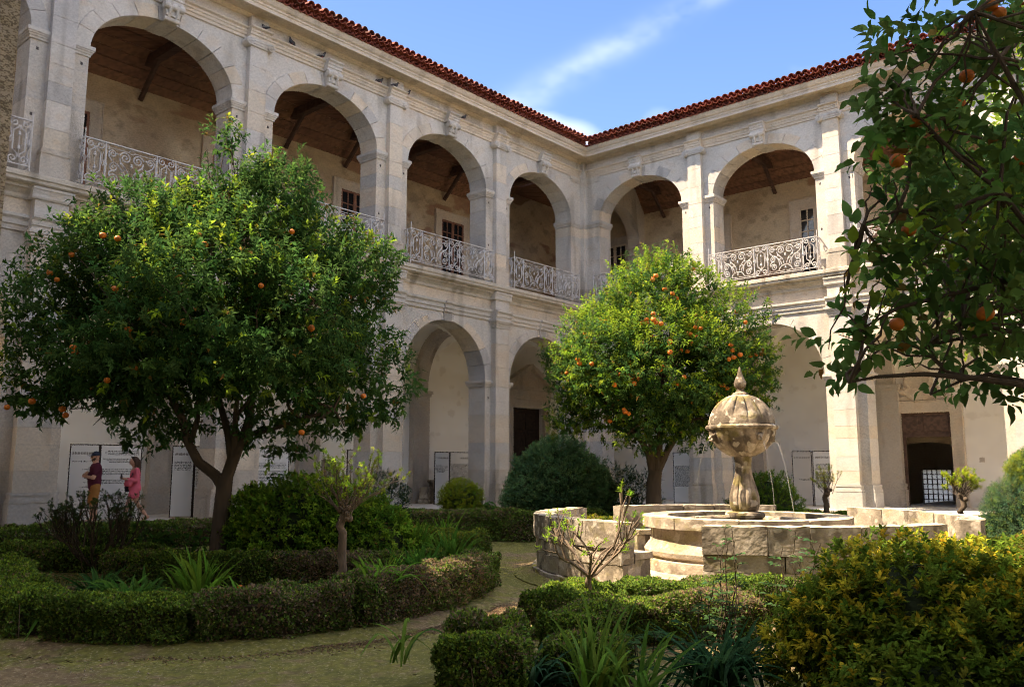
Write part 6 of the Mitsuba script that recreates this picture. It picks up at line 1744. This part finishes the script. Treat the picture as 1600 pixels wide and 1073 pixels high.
put(wom, 'hair_sunglasses', ply(tube([(0.06, -0.09, 1.59), (0.10, -0.05, 1.612), (0.115, 0, 1.618), (0.10, 0.05, 1.612), (0.06, 0.09, 1.59)], 0.014, 6), 'rubber_black'), WT)
single('phone', 'dark mobile phone held up in the hands of the woman in pink', 'phone', ply(rbox(0.325, 0.337, -0.055, 0.055, 1.06, 1.20, 0.004), 'rubber_black'), WT @ T().translate([0, 0.01, 0.0]))
bag = thing('shoulder_bag', 'dark blue crossbody bag hanging at the hip of the woman in pink', 'bag')
put(bag, 'pouch', ply(rbox(-0.14, 0.12, -0.045, 0.045, 0.74, 0.95, 0.025), 'cloth_navy'), WT @ T().translate([0.06, -0.205, 0]))
put(bag, 'strap', ply(tube([(-0.04, -0.205, 0.94), (-0.06, -0.165, 1.12), (-0.03, -0.06, 1.335), (0.01, 0.06, 1.35), (0.11, 0.10, 1.15), (0.13, -0.10, 1.0), (0.12, -0.205, 0.94)], 0.011, 5), 'cloth_navy'), WT)


def pigeon(label, x, y, z, rz, seed):
    g = np.random.default_rng(seed)
    key = thing('pigeon', label, 'pigeon', 'pigeons perched on the upper moulding')
    to = TR(x, y, z, rz)
    put(key, 'body', ply(soft([hull(((0.03, 0, 0.10), 0.055), ((-0.07, 0, 0.085), 0.042)), hull(((-0.07, 0, 0.085), 0.036), ((-0.17, 0, 0.06), 0.016)), hull(((0.05, 0, 0.12), 0.045), ((0.085, 0, 0.185), 0.026)), hull(((0.09, 0, 0.195), 0.028), ((0.10, 0, 0.198), 0.024)), hull(((0.12, 0, 0.195), 0.010), ((0.143, 0, 0.188), 0.005))], 0.015, 4), 'feather', True), to)
    for s in (-1, 1):
        put(key, 'wing', ply(soft([hull(((0.03, 0.046 * s, 0.105), 0.026), ((-0.06, 0.044 * s, 0.095), 0.024), ((-0.15, 0.015 * s, 0.075), 0.010))], 0.015, 3), 'feather_pale' if seed % 3 == 0 else 'feather', True), to)
        put(key, 'leg', ply(tube([(0.0, 0.02 * s, 0.05), (0.005, 0.022 * s, 0.0), (0.03, 0.025 * s, 0.004)], 0.005, 5), 'petal'), to)


PZ = 13.64
for lab, y, v, rz in (('pigeon at the top of the third pilaster from the corner', -15.65, 0.29, 200), ('pigeon on the moulding just right of the third pilaster', -14.65, 0.14, -70), ('pigeon on the moulding halfway to the second bracket', -13.55, 0.14, 60),
                      ('pigeon left of the second pilaster, facing it', -11.25, 0.14, 85), ('pigeon on the capital of the second pilaster', -10.7, 0.27, 80), ('pigeon just right of the second pilaster', -10.05, 0.14, 80), ('lone pigeon right of the keystone nearest the second pilaster', -7.35, 0.16, 75)):
    pigeon(lab, v - 0.03, y, PZ - 0.005, rz, int(abs(y) * 10))

# ------------------------------------------------------------------ litter, stones on the path
g = np.random.default_rng(77)
n = 16000
base_ln = [np.array(p) for p in ((11.2, -24.75), (12.6, -23.75), (13.25, -22.5), (13.2, -21.0), (12.9, -19.6))]
t_ = g.uniform(0, len(base_ln) - 1.001, n); i_ = t_.astype(int); f_ = (t_ - i_)[:, None]
bl = np.array(base_ln); q = bl[i_] * (1 - f_) + bl[i_ + 1] * f_ + g.normal(0, 0.20, (n, 2))
Pq = np.column_stack([q, np.full(n, GZ + 0.004)])
ax = np.column_stack([g.normal(size=(n, 2)), g.normal(0, 0.15, n)])
colr = tint((0.14, 0.095, 0.06), n, g, 0.5)
sh = leaf_shape([leaves(Pq, ax, np.tile([0, 0, 1.0], (n, 1)) + g.normal(0, 0.3, (n, 3)), g.uniform(0.014, 0.040, n), g.uniform(0.008, 0.019, n), colr, 0.3, -0.1, 0)], 'leaf_soft')
single('leaf_litter', 'fallen dry box leaves along the foot of the front hedge', 'leaf litter', sh, kind='stuff')
n = 2600
q = np.column_stack([g.uniform(9.5, 16.5, n), g.uniform(-25.5, -17, n)])
Pq = np.column_stack([q, np.full(n, GZ + 0.003)])
ax = np.column_stack([g.normal(size=(n, 2)), g.normal(0, 0.2, n)])
sh = leaf_shape([leaves(Pq, ax, np.tile([0, 0, 1.0], (n, 1)) + g.normal(0, 0.3, (n, 3)), g.uniform(0.012, 0.035, n), g.uniform(0.006, 0.016, n), tint((0.16, 0.115, 0.07), n, g, 0.5), 0.3, -0.1, 0)], 'leaf_soft')
single('path_litter', 'scattered dry leaves and crumbs over the earth path', 'leaf litter', sh, kind='stuff')
st = []
for k in range(420):
    s = g.uniform(0.004, 0.009)
    m = trimesh.creation.icosphere(1, s); m.vertices *= g.uniform(0.6, 1.2, 3); m.apply_translation((g.uniform(10, 16.3), g.uniform(-25.3, -18), GZ + s * 0.3)); st.append(m)
single('pebbles', 'small pale pebbles scattered on the earth path', 'pebbles', ply(cat(st), 'stone_bench', 40), kind='stuff')
for lab, x, y, s in (('pale broken stone lying on the path at the left corner of the front hedge', 11.15, -24.55, 0.032), ('small pale stone on the path below the lime topped hedge', 12.35, -23.75, 0.028)):
    m = trimesh.creation.icosphere(2, s); v = np.array(m.vertices); v *= 1 + 0.5 * (meshkit.noise(v * 40, 3)[:, None] - 0.5); v[:, 2] *= 0.6; m.vertices = v
    single('path_stone', lab, 'stone', ply(m, 'stone_bench', 30), TR(x, y, GZ + s * 0.35))
# grass and weeds in the beds
n = 5200
q = np.column_stack([g.uniform(2.2, 12.2, n), g.uniform(-24, -14.5, n)])
inb = shapely.contains_xy(Polygon([(7.0, -23.3), (10.5, -23.9), (12.1, -22.5), (12.2, -20.6), (11.2, -18.6), (9.2, -16.6), (5.5, -17.5), (2.6, -17.5), (2.2, -22)]), q[:, 0], q[:, 1])
q = q[inb]; n = len(q)
Pq = np.column_stack([q, np.full(n, GZ)])
ax = np.column_stack([g.normal(0, 0.4, (n, 2)), np.ones(n)])
sh = leaf_shape([leaves(Pq, ax, rdir(n, g), g.uniform(0.06, 0.22, n), g.uniform(0.006, 0.02, n), tint((0.06, 0.11, 0.025), n, g, 0.35), 0.3, 0.3, 1)], 'leaf_soft')
single('bed_weeds', 'weeds and short grass between the plants of the left bed', 'weeds', sh, kind='stuff')
